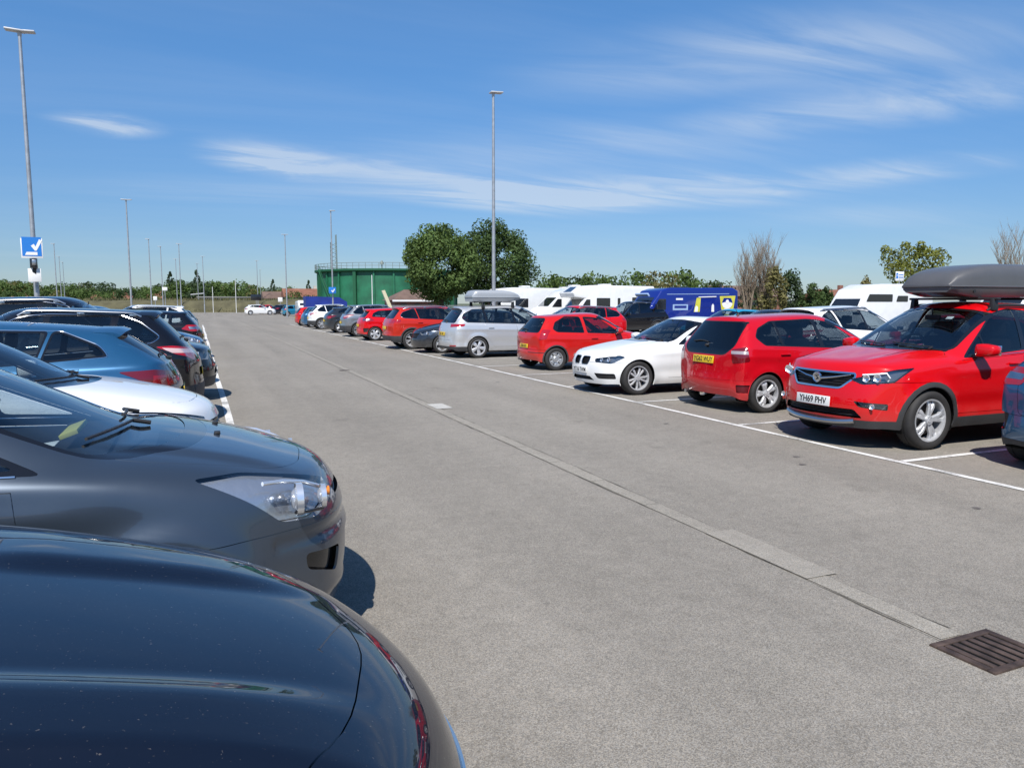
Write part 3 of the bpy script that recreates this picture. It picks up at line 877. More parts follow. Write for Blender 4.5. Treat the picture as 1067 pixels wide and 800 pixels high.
# ---------------------------------------------------------------- car kinds
def onside(zfun): return zfun
MOKKA = dict(L=4.28, W=.90, H=1.71, zs=.24, xf=.90, xr=3.455, r=.345, arch=.045, zn=.97, nose=.13, cowl=(1.16, 1.135), head=(1.98, 1.62), mid=(2.55, 1.71),
    rr=(3.80, 1.66), rg=(4.08, 1.16), belt=(1.03, 1.16), yr=.60, bow=.30, prow=(.05, .0, .0, .06), zf_rows=(.80, .58, .40, .25), hood=.8, clad=.055, zclad=.36, zcladf=.345, zcladr=.48,
    rim='twin', tw=.225, doors=[[(1.30, .40), (2.42, .40), (2.46, 1.07), (1.40, 1.02)], [(2.43, .40), (3.02, .40), (3.38, .78), (3.48, 1.13), (2.47, 1.075)]],
    dlo=[(3.30, 1.52), (3.72, 1.40), (3.92, 1.23)], pillars=[(1.86, .0, .03, False), (2.50, .22, .07, False), (3.38, .3, .06, False)], glassr=GL_DARK, chromeline='belt', wr=.03,
    bonnet=[(.22, 0), (.26, .40), (.40, .68), (1.0, .78), (1.30, .76)], fbump=.79, tailgate=[(.0, .60), (.62, .60), (.74, 1.10), (.62, 1.61), (0, 1.63)],
    rails=BLACKP, spoiler=.12, rwiper=True,
    dz=lambda c, s: setattr(c, 'z', c.z + (.016 * math.exp(-((abs(c.y) - .50 - .12 * (c.x - .6)) / .07) ** 2) - .006 * math.exp(-(c.y / .2) ** 2)) * ss(.25, .5, c.x) * ss(1.25, 1.0, c.x)) if c.z > .9 and c.x < 1.25 else None,
    patches=[
        dict(kind='headlight', pts=[(.14, .42, .81), (.17, .56, .755), (.38, .81, .785), (.60, .88, .955), (.40, .80, .935)], d=(1, -.55, 0), depth=.05, round=.03,
             units=[((.21, .60, .828), .042, REFLECT), ((.27, .70, .838), .045, REFLECT)], strips=[([(.19, .55, .865), (.25, .67, .88), (.33, .755, .895), (.36, .775, .84), (.345, .765, .80)], .011, LAMPWHITE)]),
        dict(kind='x', name='grille', pts=[(0, -.47, .885), (0, .47, .885), (0, .49, .83), (0, .34, .69), (0, -.34, .69), (0, -.49, .83)], d=(1, 0, 0), both=False, mat=GRILLE, depth=.025, ring=.018, ringmat=CHROME, round=.04, lim=lambda c: c.x < .6),
        dict(kind='x', name='lower_intake', pts=[(0, -.52, .47), (0, .52, .47), (0, .60, .37), (0, -.60, .37)], d=(1, 0, 0), both=False, mat=GRILLE, depth=.03, round=.03, lim=lambda c: c.x < .6),
        dict(kind='headlight', pts=[(.12, .50, .565), (.30, .80, .545), (.30, .80, .47), (.14, .56, .50)], d=(1, -.5, 0), depth=.04, round=.02, units=[((.20, .70, .515), .03, REFLECT)]),
        dict(kind='tail', pts=[(4.1, .50, 1.06), (3.8, .84, 1.12), (3.7, .88, .95), (4.1, .52, .86)], d=(-1, -.5, 0), round=.04),
    ], plates=[(.535, 'YH69 PHV', False)])
JAZZ = dict(L=3.90, W=.85, H=1.525, zs=.20, xf=.79, xr=3.29, r=.30, arch=.045, zn=.78, nose=.10, cowl=(.86, 1.02), head=(1.66, 1.46), mid=(2.3, 1.525),
    rr=(3.52, 1.47), rg=(3.80, 1.00), belt=(.92, 1.05), yr=.575, bow=.26, rbow=.15, cornr=.945, rim='twin', tw=.19,
    doors=[[(1.05, .32), (2.12, .32), (2.15, .96), (1.10, .90)], [(2.13, .32), (2.80, .32), (3.0, .6), (3.16, 1.0), (2.16, .965)]],
    dlo=[(3.05, 1.385), (3.33, 1.28), (3.42, 1.16), (3.30, 1.05)], pillars=[(1.45, .3, .05, False), (2.16, .12, .08, False), (2.95, .12, .05, False)], glassr=GL_DARK, wr=.035, rgz=.02, rgt=.085, rgin=.02,
    rearwin=[(-.60, 1.02), (-.46, .90), (.46, .90), (.60, 1.02), (.54, 1.38), (-.54, 1.38)],
    rrow=(.03, .03, .0, .05), zr_rows=(.76, .58, .42, .26), tailgate=[(.0, .50), (.60, .50), (.66, .95), (.60, 1.45), (0, 1.46)], rbump=.505, bonnet=[(.2, 0), (.26, .4), (.9, .70)],
    rwiper=True, aerial=(3.2, .16), exhaust=-.45, gap=.003,
    patches=[
        dict(kind='tail', pts=[(3.75, .56, .975), (3.62, .77, 1.02), (3.56, .80, .80), (3.78, .62, .76)], d=(-1, -.6, 0), round=.04, mat=REDD,
             sub=[([(3.80, .555, .955), (3.55, .86, .955), (3.55, .86, .905), (3.80, .555, .91)], pm('lamp_clear_rear', (.42, .36, .36), .2, .3, coat=1.))]),
        dict(kind='x', name='bumper_reflector', pts=[(3.7, .64, .44), (3.55, .82, .44), (3.55, .82, .32), (3.7, .66, .32)], d=(-1, -.6, 0), mat=pm('maroon_plastic', (.10, .004, .008), .35), depth=.02, round=.03),
        dict(kind='headlight', pts=[(.10, .45, .76), (.5, .82, .93), (.4, .84, .76), (.14, .55, .68)], d=(1, -.6, 0), round=.04),
    ], plates=[(.80, 'YG62 WUY', True)])
BMW = dict(L=4.33, W=.885, H=1.425, zs=.19, xf=.76, xr=3.45, r=.315, arch=.04, zn=.74, nose=.10, cowl=(1.36, .97), head=(2.12, 1.365), mid=(2.6, 1.425),
    rr=(3.75, 1.36), rg=(4.12, .96), belt=(.90, .98), yr=.56, bow=.30, hood=.62, zf_rows=(.64, .50, .34, .20), prow=(.02, .0, .0, .05), rim='ten', tw=.215,
    doors=[[(1.42, .30), (2.52, .30), (2.58, .95), (1.50, .90)], [(2.53, .30), (2.98, .30), (3.25, .75), (3.42, .96), (2.59, .95)]],
    dlo=[(3.30, 1.29), (3.62, 1.17), (3.72, 1.05), (3.62, .99)], pillars=[(1.98, .0, .02, False), (2.62, .15, .06, False), (3.3, .2, .05, False)], glassr=GL_DARK,
    bonnet=[(.19, 0), (.22, .34), (.34, .58), (1.25, .74), (1.44, .72)], fbump=.60, mirx=.12,
    dz=lambda c, s: setattr(c, 'z', c.z + .012 * ss(.50, .44, abs(c.y)) * ss(.35, .9, c.x) * ss(1.45, 1.2, c.x)) if c.z > .72 and c.x < 1.5 else None,
    patches=[
        dict(kind='headlight', pts=[(.10, .40, .665), (.10, .42, .60), (.30, .70, .58), (.46, .84, .70), (.38, .78, .735)], d=(1, -.5, 0), depth=.05, round=.03, units=[((.19, .52, .645), .04, REFLECT), ((.26, .65, .655), .042, REFLECT)],
             strips=[([(.17, .44, .69), (.26, .62, .71), (.36, .73, .72)], .008, LAMPWHITE)]),
        dict(kind='x', name='kidney_grille', pts=[(0, .035, .70), (0, .26, .70), (0, .285, .64), (0, .25, .545), (0, .05, .545), (0, .03, .60)], d=(1, 0, 0), mat=GRILLE, depth=.03, ring=.008, ringmat=SILVER, round=.045, lim=lambda c: c.x < .5),
        dict(kind='x', name='lower_intake', pts=[(0, -.30, .335), (0, .30, .335), (0, .40, .26), (0, -.40, .26)], d=(1, 0, 0), both=False, mat=GRILLE, depth=.03, round=.02, lim=lambda c: c.x < .5),
        dict(kind='x', name='side_intake', pts=[(.05, .42, .40), (.28, .76, .40), (.28, .78, .30), (.05, .50, .30)], d=(1, -.4, 0), mat=BLACKP, depth=.03, round=.03, lim=lambda c: c.x < .5),
    ], plates=[(.445, 'YT16 TWM', False)])
CORSA = dict(L=3.82, W=.825, H=1.44, zs=.20, xf=.76, xr=3.25, r=.288, arch=.04, zn=.72, nose=.10, cowl=(1.02, .96), head=(1.72, 1.385), mid=(2.25, 1.44),
    rr=(3.40, 1.365), rg=(3.72, .94), belt=(.88, .955), yr=.55, rbow=.16, rim='cover', tw=.17, flare=.03, zr_rows=(.74, .58, .42, .25),
    doors=[[(1.10, .30), (2.28, .30), (2.36, .89), (1.18, .86)]], dlo=[(2.85, 1.335), (3.18, 1.19), (3.27, 1.04), (3.18, .975)], pillars=[(2.38, .10, .12, True)], glassr=GL_DARK, wr=.05, dlo_m=.075,
    tailgate=[(.0, .52), (.55, .52), (.62, .94), (.56, 1.36), (0, 1.37)], rbump=.52, rwiper=True, exhaust=-.35, clad=.03, zclad=.21, zcladf=.15, zcladr=.15, rgz=.02, rgin=.02,
    patches=[dict(kind='tail', pts=[(3.55, .66, 1.03), (3.4, .76, 1.01), (3.45, .78, .80), (3.6, .66, .76)], d=(-1, -.7, 0), round=.03, mat=REDL),
        dict(kind='x', name='bumper_strip', pts=[(3.9, .30, .455), (3.4, .84, .455), (3.4, .84, .435), (3.9, .30, .435)], d=(-1, -.3, 0), mat=BLACKP, depth=0., lim=lambda c: c.x > 3.0)],
    plates=[(.60, 'YS04 KDF', True, .50, .10)])
SCENIC = dict(L=4.56, W=.92, H=1.63, zs=.22, xf=.88, xr=3.65, r=.325, arch=.045, zn=.82, nose=.10, cowl=(.98, 1.08), head=(1.85, 1.56), mid=(2.6, 1.63),
    rr=(4.02, 1.57), rg=(4.38, 1.06), belt=(1.00, 1.07), yr=.60, rbow=.19, rim='five', tw=.205, zr_rows=(.84, .64, .45, .28), rrow=(.03, .04, .0, .05),
    doors=[[(1.25, .34), (2.30, .34), (2.34, 1.02), (1.30, .97)], [(2.31, .34), (3.10, .34), (3.32, .65), (3.42, 1.06), (2.35, 1.025)]],
    dlo=[(3.72, 1.48), (4.02, 1.35), (4.10, 1.22), (3.98, 1.115)], pillars=[(1.66, .5, .05, False), (2.38, .12, .07, False), (3.30, .18, .07, False)], glassr=GL_SIDE, wr=.05,
    tailgate=[(.0, .56), (.62, .56), (.66, 1.04), (.62, 1.55), (0, 1.57)], bumperclad=True, zcladr=.36, zcladf=.34, rwiper=True, spoiler=.10,
    patches=[dict(kind='tail', pts=[(4.45, .50, 1.05), (4.1, .90, 1.05), (4.1, .90, .98), (4.45, .54, .95)], d=(-1, -.55, 0), round=.025),
        dict(kind='tail', pts=[(4.45, .55, .40), (4.3, .80, .41), (4.3, .80, .37), (4.45, .55, .365)], d=(-1, -.5, 0))],
    plates=[(.74, 'YJ11 XRC', True)])
KADJAR = dict(L=4.45, W=.918, H=1.60, zs=.26, xf=.92, xr=3.566, r=.36, arch=.045, zn=.88, nose=.10, cowl=(1.12, 1.10), head=(1.95, 1.53), mid=(2.5, 1.60),
    rr=(3.92, 1.54), rg=(4.26, 1.10), belt=(1.01, 1.13), yr=.59, rbow=.19, clad=.05, zclad=.40, zcladr=.50, zcladf=.45, rim='vee', tw=.225, rails=SILVER, spoiler=.13,
    doors=[[(1.30, .42), (2.38, .42), (2.42, 1.04), (1.38, 1.0)], [(2.39, .42), (3.05, .42), (3.38, .8), (3.46, 1.10), (2.43, 1.05)]],
    dlo=[(3.50, 1.455), (3.85, 1.34), (3.95, 1.23), (3.86, 1.16)], pillars=[(2.44, .15, .07, False), (3.28, .25, .07, True)], glassr=GL_DARK, chromeline=True,
    tailgate=[(.0, .60), (.62, .60), (.68, 1.08), (.6, 1.53), (0, 1.55)], zr_rows=(.86, .68, .48, .32), rwiper=True,
    patches=[dict(kind='tail', pts=[(4.42, .40, 1.07), (4.0, .90, 1.09), (4.0, .90, .99), (4.42, .48, .94)], d=(-1, -.5, 0), round=.03)], plates=[(.78, None, True)])
CMAX = dict(L=4.38, W=.914, H=1.62, zs=.20, xf=.90, xr=3.55, r=.325, arch=.045, zn=.84, nose=.12, cowl=(1.02, 1.055), head=(2.08, 1.55), mid=(2.6, 1.63), sub=3,
    rr=(3.9, 1.56), rg=(4.22, 1.08), belt=(1.00, 1.09), yr=.60, bow=.34, hood=.80, wsb=.78, cowlb=.15, zf_rows=(.70, .54, .36, .20), prow=(.03, .0, .0, .05), rim='five', flare=.035,
    doors=[[(1.34, .32), (2.40, .32), (2.44, 1.00), (1.42, .96)], [(2.41, .32), (3.08, .32), (3.36, .7), (3.46, 1.05), (2.45, 1.01)]],
    dlo=[(3.55, 1.46), (3.9, 1.3), (3.98, 1.16)], pillars=[(1.80, .0, .03, False), (2.5, .15, .07, False), (3.3, .2, .06, False)], chromeline='belt',
    bonnet=[(.24, 0), (.29, .38), (.40, .58), (.92, .72), (1.16, .70)], fbump=.66, wsz=-.010,
    dz=lambda c, s: setattr(c, 'z', c.z + .016 * ss(.60, .53, abs(c.y)) * ss(.25, .6, c.x) * ss(1.25, .95, c.x)) if c.z > .74 and c.x < 1.4 else (setattr(c, 'x', c.x + .022 * math.exp(-((c.z - .60) / .03) ** 2) - .012 * math.exp(-((c.z - .30) / .04) ** 2)) if c.x < .45 else None),
    patches=[
        dict(kind='headlight', pts=[(.10, .50, .83), (.06, .54, .75), (.20, .72, .69), (.35, .84, .71), (.66, .905, .95), (.44, .80, .945)], d=(1, -.75, -.12), depth=.035, shrink=.02, round=.035, back=LAMPCLR, bez=LAMPCLR,
             units=[((.37, .775, .80), .072, REFLECT), ((.24, .66, .775), .055, REFLECT), ((.19, .58, .78), .022, AMBER)], strips=[([(.36, .80, .745), (.30, .745, .73), (.22, .66, .715)], .008, LAMPDARK), ([(.50, .82, .893), (.41, .765, .885), (.31, .68, .855), (.22, .59, .805)], .010, REFLECT)]),
        dict(kind='x', name='upper_grille', pts=[(0, -.42, .76), (0, .42, .76), (0, .40, .72), (0, -.40, .72)], d=(1, 0, 0), both=False, mat=GRILLE, depth=.02, lim=lambda c: c.x < .5),
        dict(kind='x', name='lower_grille', pts=[(0, -.40, .54), (0, .40, .54), (0, .50, .26), (0, -.50, .26)], d=(1, 0, 0), both=False, mat=GRILLE, depth=.03, round=.03, lim=lambda c: c.x < .5),
        dict(kind='x', name='bumper_scoop', pts=[(.10, .56, .50), (.28, .76, .53), (.28, .75, .45), (.12, .60, .38)], d=(1, -.6, 0), mat=GLOSSBLK, rim=GLOSSBLK, depth=.03, round=.03, lim=lambda c: c.x < .55),
    ], mirx=.50, dlo_f=.24, gap=.003)
HATCHW = dict(L=4.05, W=.87, H=1.47, zs=.20, xf=.84, xr=3.35, r=.305, arch=.045, zn=.74, nose=.11, cowl=(1.08, .985), head=(1.90, 1.40), mid=(2.4, 1.47), rr=(3.5, 1.41), rg=(3.85, .98), belt=(.92, 1.0), yr=.56, bow=.34,
    sub=3, wsb=.78, cowlb=.24, doors=[[(1.3, .3), (2.3, .3), (2.34, .93), (1.38, .89)]], dlo=[(3.2, 1.32), (3.5, 1.17), (3.55, 1.05)], pillars=[(2.38, .12, .07, False), (3.1, .2, .06, False)],
    bonnet=[(.24, 0), (.29, .36), (.40, .56), (1.02, .66), (1.3, .64)], hood=.66, patches=[
        dict(kind='headlight', pts=[(.13, .50, .70), (.16, .58, .62), (.40, .82, .62), (.80, .875, .82), (.5, .77, .79)], d=(1, -.75, -.1), depth=.05, round=.03, bez=REFLECT, units=[((.36, .74, .69), .05, REFLECT)]),
        dict(kind='x', name='grille', pts=[(0, -.45, .66), (0, .45, .66), (0, .36, .50), (0, -.36, .50)], d=(1, 0, 0), both=False, mat=GRILLE, depth=.02, round=.03, lim=lambda c: c.x < .5)])
BLUEH = dict(L=4.47, W=.92, H=1.51, zs=.20, xf=.94, xr=3.64, r=.335, arch=.04, zn=.76, nose=.11, cowl=(1.20, 1.0), head=(2.05, 1.47), mid=(2.5, 1.51), rr=(3.76, 1.42), rg=(4.30, 1.06), belt=(.96, 1.09), yr=.55, rbow=.24, cornr=.91,
    sub=3, doors=[[(1.38, .32), (2.42, .32), (2.46, .97), (1.44, .92)], [(2.43, .32), (3.05, .32), (3.38, .75), (3.50, 1.03), (2.47, .975)]],
    dlo=[(3.32, 1.375), (3.66, 1.23), (3.72, 1.155)], pillars=[(2.50, .15, .07, False), (3.12, .30, .07, True)], chromeline=True, spoiler=.17, rwiper=True, glassr=GL_SIDE, rgz=.01,
    tailgate=[(.0, .58), (.60, .58), (.66, 1.02), (.58, 1.43), (0, 1.45)], zr_rows=(.82, .62, .44, .26), rrow=(.02, .04, .0, .05),
    patches=[dict(kind='tail', pts=[(4.42, .42, .945), (4.2, .86, 1.0), (3.86, .92, .99), (4.08, .90, .88), (4.31, .78, .80), (4.42, .52, .82)], d=(-1, -.95, 0), round=.03, mat=REDD, sub=[([(4.36, .70, .93), (4.16, .86, .94), (4.14, .88, .83), (4.34, .72, .82)], REDL)])], plates=[(.70, None, True)])
QASH = dict(L=4.38, W=.903, H=1.63, zs=.24, xf=.92, xr=3.566, r=.345, arch=.045, zn=.86, nose=.10, cowl=(1.12, 1.07), head=(1.95, 1.56), mid=(2.5, 1.63), rr=(3.72, 1.575), rg=(4.16, 1.12), belt=(1.0, 1.12), yr=.59, rbow=.20,
    clad=.05, zclad=.36, zcladr=.56, zcladf=.4, rim='ten', tw=.215, rails=SILVER, spoiler=.13, chromeline=True, rwiper=True,
    doors=[[(1.30, .40), (2.38, .40), (2.42, 1.04), (1.38, 1.0)], [(2.39, .40), (3.05, .40), (3.38, .8), (3.46, 1.09), (2.43, 1.05)]],
    dlo=[(3.35, 1.50), (3.58, 1.41), (3.80, 1.23), (3.72, 1.17)], pillars=[(2.44, .15, .07, False), (3.20, .22, .09, True)], glassr=GL_DARK,
    tailgate=[(.0, .60), (.60, .60), (.66, 1.06), (.6, 1.55), (0, 1.57)], zr_rows=(.90, .72, .50, .30),
    patches=[dict(kind='tail', pts=[(4.32, .40, 1.05), (4.05, .88, 1.11), (3.85, .91, 1.10), (4.05, .90, 1.0), (4.28, .66, .90), (4.32, .46, .95)], d=(-1, -.8, 0), round=.025, sub=[([(4.3, .50, 1.04), (3.92, .91, 1.085), (3.98, .91, 1.02), (4.3, .52, .99)], pm('lamp_pink', (.55, .40, .40), .2, coat=1.))])], plates=[(.72, None, True)])
SUVF = dict(L=4.55, W=.93, H=1.80, zs=.25, xf=.92, xr=3.62, r=.355, arch=.045, zn=.90, nose=.10, cowl=(1.22, 1.10), head=(2.02, 1.71), mid=(2.6, 1.80), rr=(4.1, 1.74), rg=(4.36, 1.18), belt=(1.04, 1.14), yr=.62, rails=SILVER, bow=.26, clad=.05, zclad=.36, zcladf=.42,
    doors=[], dlo=[(3.7, 1.64), (4.06, 1.48), (4.12, 1.24)], pillars=[(2.5, .15, .07, False), (3.4, .2, .07, False)], glassr=GL_DARK, chromeline=True, bonnet=[(.22, 0), (.26, .4), (.36, .62), (1.1, .76), (1.36, .74)],
    patches=[dict(kind='headlight', pts=[(.12, .46, .84), (.16, .55, .72), (.40, .85, .73), (.66, .91, .92), (.42, .80, .92)], d=(1, -.7, 0), depth=.05, round=.03, bez=REFLECT, units=[((.32, .74, .81), .05, REFLECT)]),
        dict(kind='x', name='grille', pts=[(0, -.42, .82), (0, .42, .82), (0, .36, .60), (0, -.36, .60)], d=(1, 0, 0), both=False, mat=GRILLE, depth=.02, ring=.015, round=.03, lim=lambda c: c.x < .5)], plates=[(.50, None, False)])
FIESTAB = dict(L=4.0, W=.87, H=1.48, zs=.20, xf=.84, xr=3.33, r=.31, arch=.045, zn=.76, nose=.11, cowl=(1.02, 1.0), head=(1.82, 1.42), mid=(2.3, 1.48), rr=(3.45, 1.42), rg=(3.80, 1.03), belt=(.93, 1.04), yr=.55, rbow=.19, rim='five', spoiler=.10,
    doors=[[(1.2, .3), (2.2, .3), (2.24, .95), (1.28, .9)]], dlo=[(3.1, 1.33), (3.35, 1.22), (3.42, 1.09)], pillars=[(2.3, .12, .07, False), (3.0, .2, .06, False)], zr_rows=(.80, .60, .42, .25),
    tailgate=[(.0, .56), (.58, .56), (.63, 1.0), (.55, 1.41), (0, 1.42)], rbump=.555, bumperclad=True, zcladr=.30, zcladf=.2,
    patches=[dict(kind='tail', pts=[(3.80, .50, 1.03), (3.55, .84, 1.04), (3.35, .87, .92), (3.6, .84, .84), (3.82, .54, .86)], d=(-1, -.8, 0), round=.04, sub=[([(3.8, .56, .97), (3.55, .84, .985), (3.55, .84, .91), (3.8, .56, .91)], SILVER)]),
        dict(kind='x', name='bumper_corner', pts=[(3.8, .66, .56), (3.5, .86, .58), (3.5, .87, .40), (3.8, .70, .38)], d=(-1, -.8, 0), mat=BLACKP, depth=.02, round=.03)], plates=[(.68, None, True)])
NAVY = dict(L=4.2, W=.93, H=1.62, zs=.24, xf=.90, xr=3.5, r=.34, arch=.045, zn=.82, nose=.10, cowl=(1.32, 1.19), head=(2.1, 1.56), mid=(2.5, 1.62), rr=(3.8, 1.56), rg=(4.05, 1.12), belt=(1.03, 1.12), yr=.60, bow=.56, hood=.58, sub=4, gap=.0028, cornf=.84,
    wsb=.80, cowlb=.2, doors=[], dlo=[(3.4, 1.46), (3.75, 1.34), (3.85, 1.18)], pillars=[(2.45, .15, .07, False), (3.2, .2, .07, False)], bonnet=[(.26, 0), (.36, .38), (.60, .66), (1.05, .79), (1.3, .76)], fbump=.70, wiper=False, zf_rows=(.70, .54, .40, .26),
    dz=lambda c, s: setattr(c, 'z', c.z + (.016 * ss(.49, .45, abs(c.y)) - .022 * ss(.32, .22, abs(c.y))) * ss(.22, .6, c.x) * ss(1.15, .9, c.x)) if c.z > .72 and c.x < 1.3 else None,
    patches=[dict(kind='headlight', pts=[(.16, .56, .76), (.20, .62, .66), (.40, .84, .64), (.66, .92, .80), (.44, .80, .82)], d=(1, -.7, 0), depth=.05, round=.04, bez=REFLECT, units=[((.34, .76, .73), .055, REFLECT)]),
        dict(kind='x', name='grille', pts=[(0, -.46, .72), (0, .46, .72), (0, .40, .56), (0, -.40, .56)], d=(1, 0, 0), both=False, mat=GRILLE, depth=.02, ring=.02, round=.05, lim=lambda c: c.x < .5)], plates=[(.50, None, False)])
LOW = dict(sub=2, inside=True, wiper=False, lod=0)
def var(base, **k):
    d = dict(base); d.update(k); return d
# ---------------------------------------------------------------- camera
CAMH = 1.68; FPX = 785.; PITCH = math.atan(84 / FPX); YAW = math.atan(328.5 / FPX * cos(PITCH))
cam = bpy.data.cameras.new('camera'); cam.sensor_width = 36; cam.lens = FPX / 1067 * 36; cam.clip_start = .05; cam.clip_end = 4000
co = bpy.data.objects.new('camera', cam); COL.objects.link(co); co.location = (0, 0, CAMH)
co.rotation_euler = (pi / 2 - PITCH, 0, -YAW); S.camera = co
def X_at(px, Y):
    """world X of photograph column px at row distance Y (horizon level)"""
    return Y * math.tan(YAW + math.atan((px - 533.5) / FPX * cos(PITCH)))
def dep(X, Y): return X * sin(YAW) + Y * cos(YAW)
def Z_at(py, X, Y): return CAMH + (316 - py) * dep(X, Y) / FPX
# ---------------------------------------------------------------- light
SUNV = Vector((-.40, -.66, 1.0)).normalized()
w = bpy.data.worlds.new('World'); S.world = w; w.use_nodes = True
NT = w.node_tree; N = NT.nodes; LK = NT.links
bg = N['Background']
sk = N.new('ShaderNodeTexSky'); sk.sky_type = 'NISHITA'; sk.sun_disc = False
sk.sun_elevation = math.asin(SUNV.z); sk.sun_rotation = atan2(SUNV.x, SUNV.y) % (2 * pi)
sk.air_density = 1.0; sk.dust_density = .15; sk.ozone_density = 5.0; sk.altitude = 0
tc = N.new('ShaderNodeTexCoord')
sx = N.new('ShaderNodeSeparateXYZ'); LK.new(tc.outputs['Generated'], sx.inputs[0])
# clouds: thin cirrus on a high flat layer
zz = N.new('ShaderNodeMath'); zz.operation = 'MAXIMUM'; zz.inputs[1].default_value = .02; LK.new(sx.outputs['Z'], zz.inputs[0])
za = N.new('ShaderNodeMath'); za.operation = 'ADD'; za.inputs[1].default_value = .10; LK.new(zz.outputs[0], za.inputs[0])
dx = N.new('ShaderNodeMath'); dx.operation = 'DIVIDE'; LK.new(sx.outputs['X'], dx.inputs[0]); LK.new(za.outputs[0], dx.inputs[1])
dy = N.new('ShaderNodeMath'); dy.operation = 'DIVIDE'; LK.new(sx.outputs['Y'], dy.inputs[0]); LK.new(za.outputs[0], dy.inputs[1])
cb_ = N.new('ShaderNodeCombineXYZ'); LK.new(dx.outputs[0], cb_.inputs[0]); LK.new(dy.outputs[0], cb_.inputs[1])
def cloud(rot, scl, off, lo, hi, det=9, rough=.62, dist=.6, mscale=.35, mlo=.42, mhi=.62, moff=(0, 0, 0)):
    mp = N.new('ShaderNodeMapping'); mp.inputs['Rotation'].default_value = (0, 0, rot); mp.inputs['Scale'].default_value = (*scl, 1); mp.inputs['Location'].default_value = (*off, 0)
    LK.new(cb_.outputs[0], mp.inputs['Vector'])
    nz = N.new('ShaderNodeTexNoise'); nz.inputs['Scale'].default_value = 1; nz.inputs['Detail'].default_value = det; nz.inputs['Roughness'].default_value = rough; nz.inputs['Distortion'].default_value = dist
    LK.new(mp.outputs[0], nz.inputs['Vector'])
    mr = N.new('ShaderNodeMapRange'); mr.interpolation_type = 'SMOOTHSTEP'; mr.inputs['From Min'].default_value = lo; mr.inputs['From Max'].default_value = hi
    LK.new(nz.outputs['Fac'], mr.inputs['Value'])
    m2 = N.new('ShaderNodeMapping'); m2.inputs['Location'].default_value = moff; LK.new(cb_.outputs[0], m2.inputs['Vector'])
    n2 = N.new('ShaderNodeTexNoise'); n2.inputs['Scale'].default_value = mscale; n2.inputs['Detail'].default_value = 2; LK.new(m2.outputs[0], n2.inputs['Vector'])
    r2 = N.new('ShaderNodeMapRange'); r2.interpolation_type = 'SMOOTHSTEP'; r2.inputs['From Min'].default_value = mlo; r2.inputs['From Max'].default_value = mhi; LK.new(n2.outputs['Fac'], r2.inputs['Value'])
    mu = N.new('ShaderNodeMath'); mu.operation = 'MULTIPLY'; LK.new(mr.outputs[0], mu.inputs[0]); LK.new(r2.outputs[0], mu.inputs[1])
    return mu
def blob(cx, cy, rx, ry, rot, soft):
    """a soft elliptical patch of the cloud layer, centred where the layer is at (cx, cy)"""
    mp = N.new('ShaderNodeMapping'); mp.vector_type = 'TEXTURE'; mp.inputs['Location'].default_value = (cx, cy, 0); mp.inputs['Rotation'].default_value = (0, 0, rot); mp.inputs['Scale'].default_value = (rx, ry, 1)
    LK.new(cb_.outputs[0], mp.inputs['Vector'])
    ln = N.new('ShaderNodeVectorMath'); ln.operation = 'LENGTH'; LK.new(mp.outputs[0], ln.inputs[0])
    mr = N.new('ShaderNodeMapRange'); mr.interpolation_type = 'SMOOTHSTEP'; mr.inputs['From Min'].default_value = 1.; mr.inputs['From Max'].default_value = soft; LK.new(ln.outputs['Value'], mr.inputs['Value'])
    return mr
def skyxy(px, py):
    d = co_dir(px, py); z = max(d.z, .02) + .10
    return d.x / z, d.y / z
def co_dir(px, py):
    f_ = Vector((sin(YAW) * cos(PITCH), cos(YAW) * cos(PITCH), -sin(PITCH))); r_ = Vector((cos(YAW), -sin(YAW), 0)); u_ = r_.cross(f_)
    return (f_ + r_ * ((px - 533.5) / FPX) + u_ * ((400 - py) / FPX)).normalized()
def mulnode(a, b):
    mu = N.new('ShaderNodeMath'); mu.operation = 'MULTIPLY'; LK.new(a.outputs[0], mu.inputs[0])
    if isinstance(b, float): mu.inputs[1].default_value = b
    else: LK.new(b.outputs[0], mu.inputs[1])
    return mu
def addnode(a, b):
    mu = N.new('ShaderNodeMath'); mu.operation = 'ADD'; LK.new(a.outputs[0], mu.inputs[0]); LK.new(b.outputs[0], mu.inputs[1]); return mu
def streak(pa, pb, width, noise, amt):
    (ax, ay), (bx, by) = skyxy(*pa), skyxy(*pb)
    L_ = math.hypot(bx - ax, by - ay) / 2
    ma = N.new('ShaderNodeMath'); ma.operation = 'MULTIPLY_ADD'; ma.inputs[1].default_value = .86; ma.inputs[2].default_value = .14; LK.new(noise.outputs[0], ma.inputs[0])
    return mulnode(mulnode(blob((ax + bx) / 2, (ay + by) / 2, L_ * 1.3, width, atan2(by - ay, bx - ax), .0), ma), amt)
ax, ay = skyxy(250, 160); bx, by = skyxy(760, 215)
rt_ = atan2(by - ay, bx - ax)
fine = cloud(-rt_, (.8, 2.6), (2.3, 1.1), .30, .74, dist=1.3, rough=.58, mscale=.5, mlo=.0, mhi=.5)
wisp = cloud(-rt_ + .35, (1.3, 2.4), (5.3, .4), .36, .70, dist=1.6, mscale=1.2, mlo=.1, mhi=.45, moff=(3, 1, 0))
soft = cloud(-rt_, (.3, 1.5), (1.3, 7.1), .32, .80, det=6, dist=.4, mscale=.4, mlo=.1, mhi=.6)
acc = streak((215, 148), (345, 185), .34, wisp, 1.25)
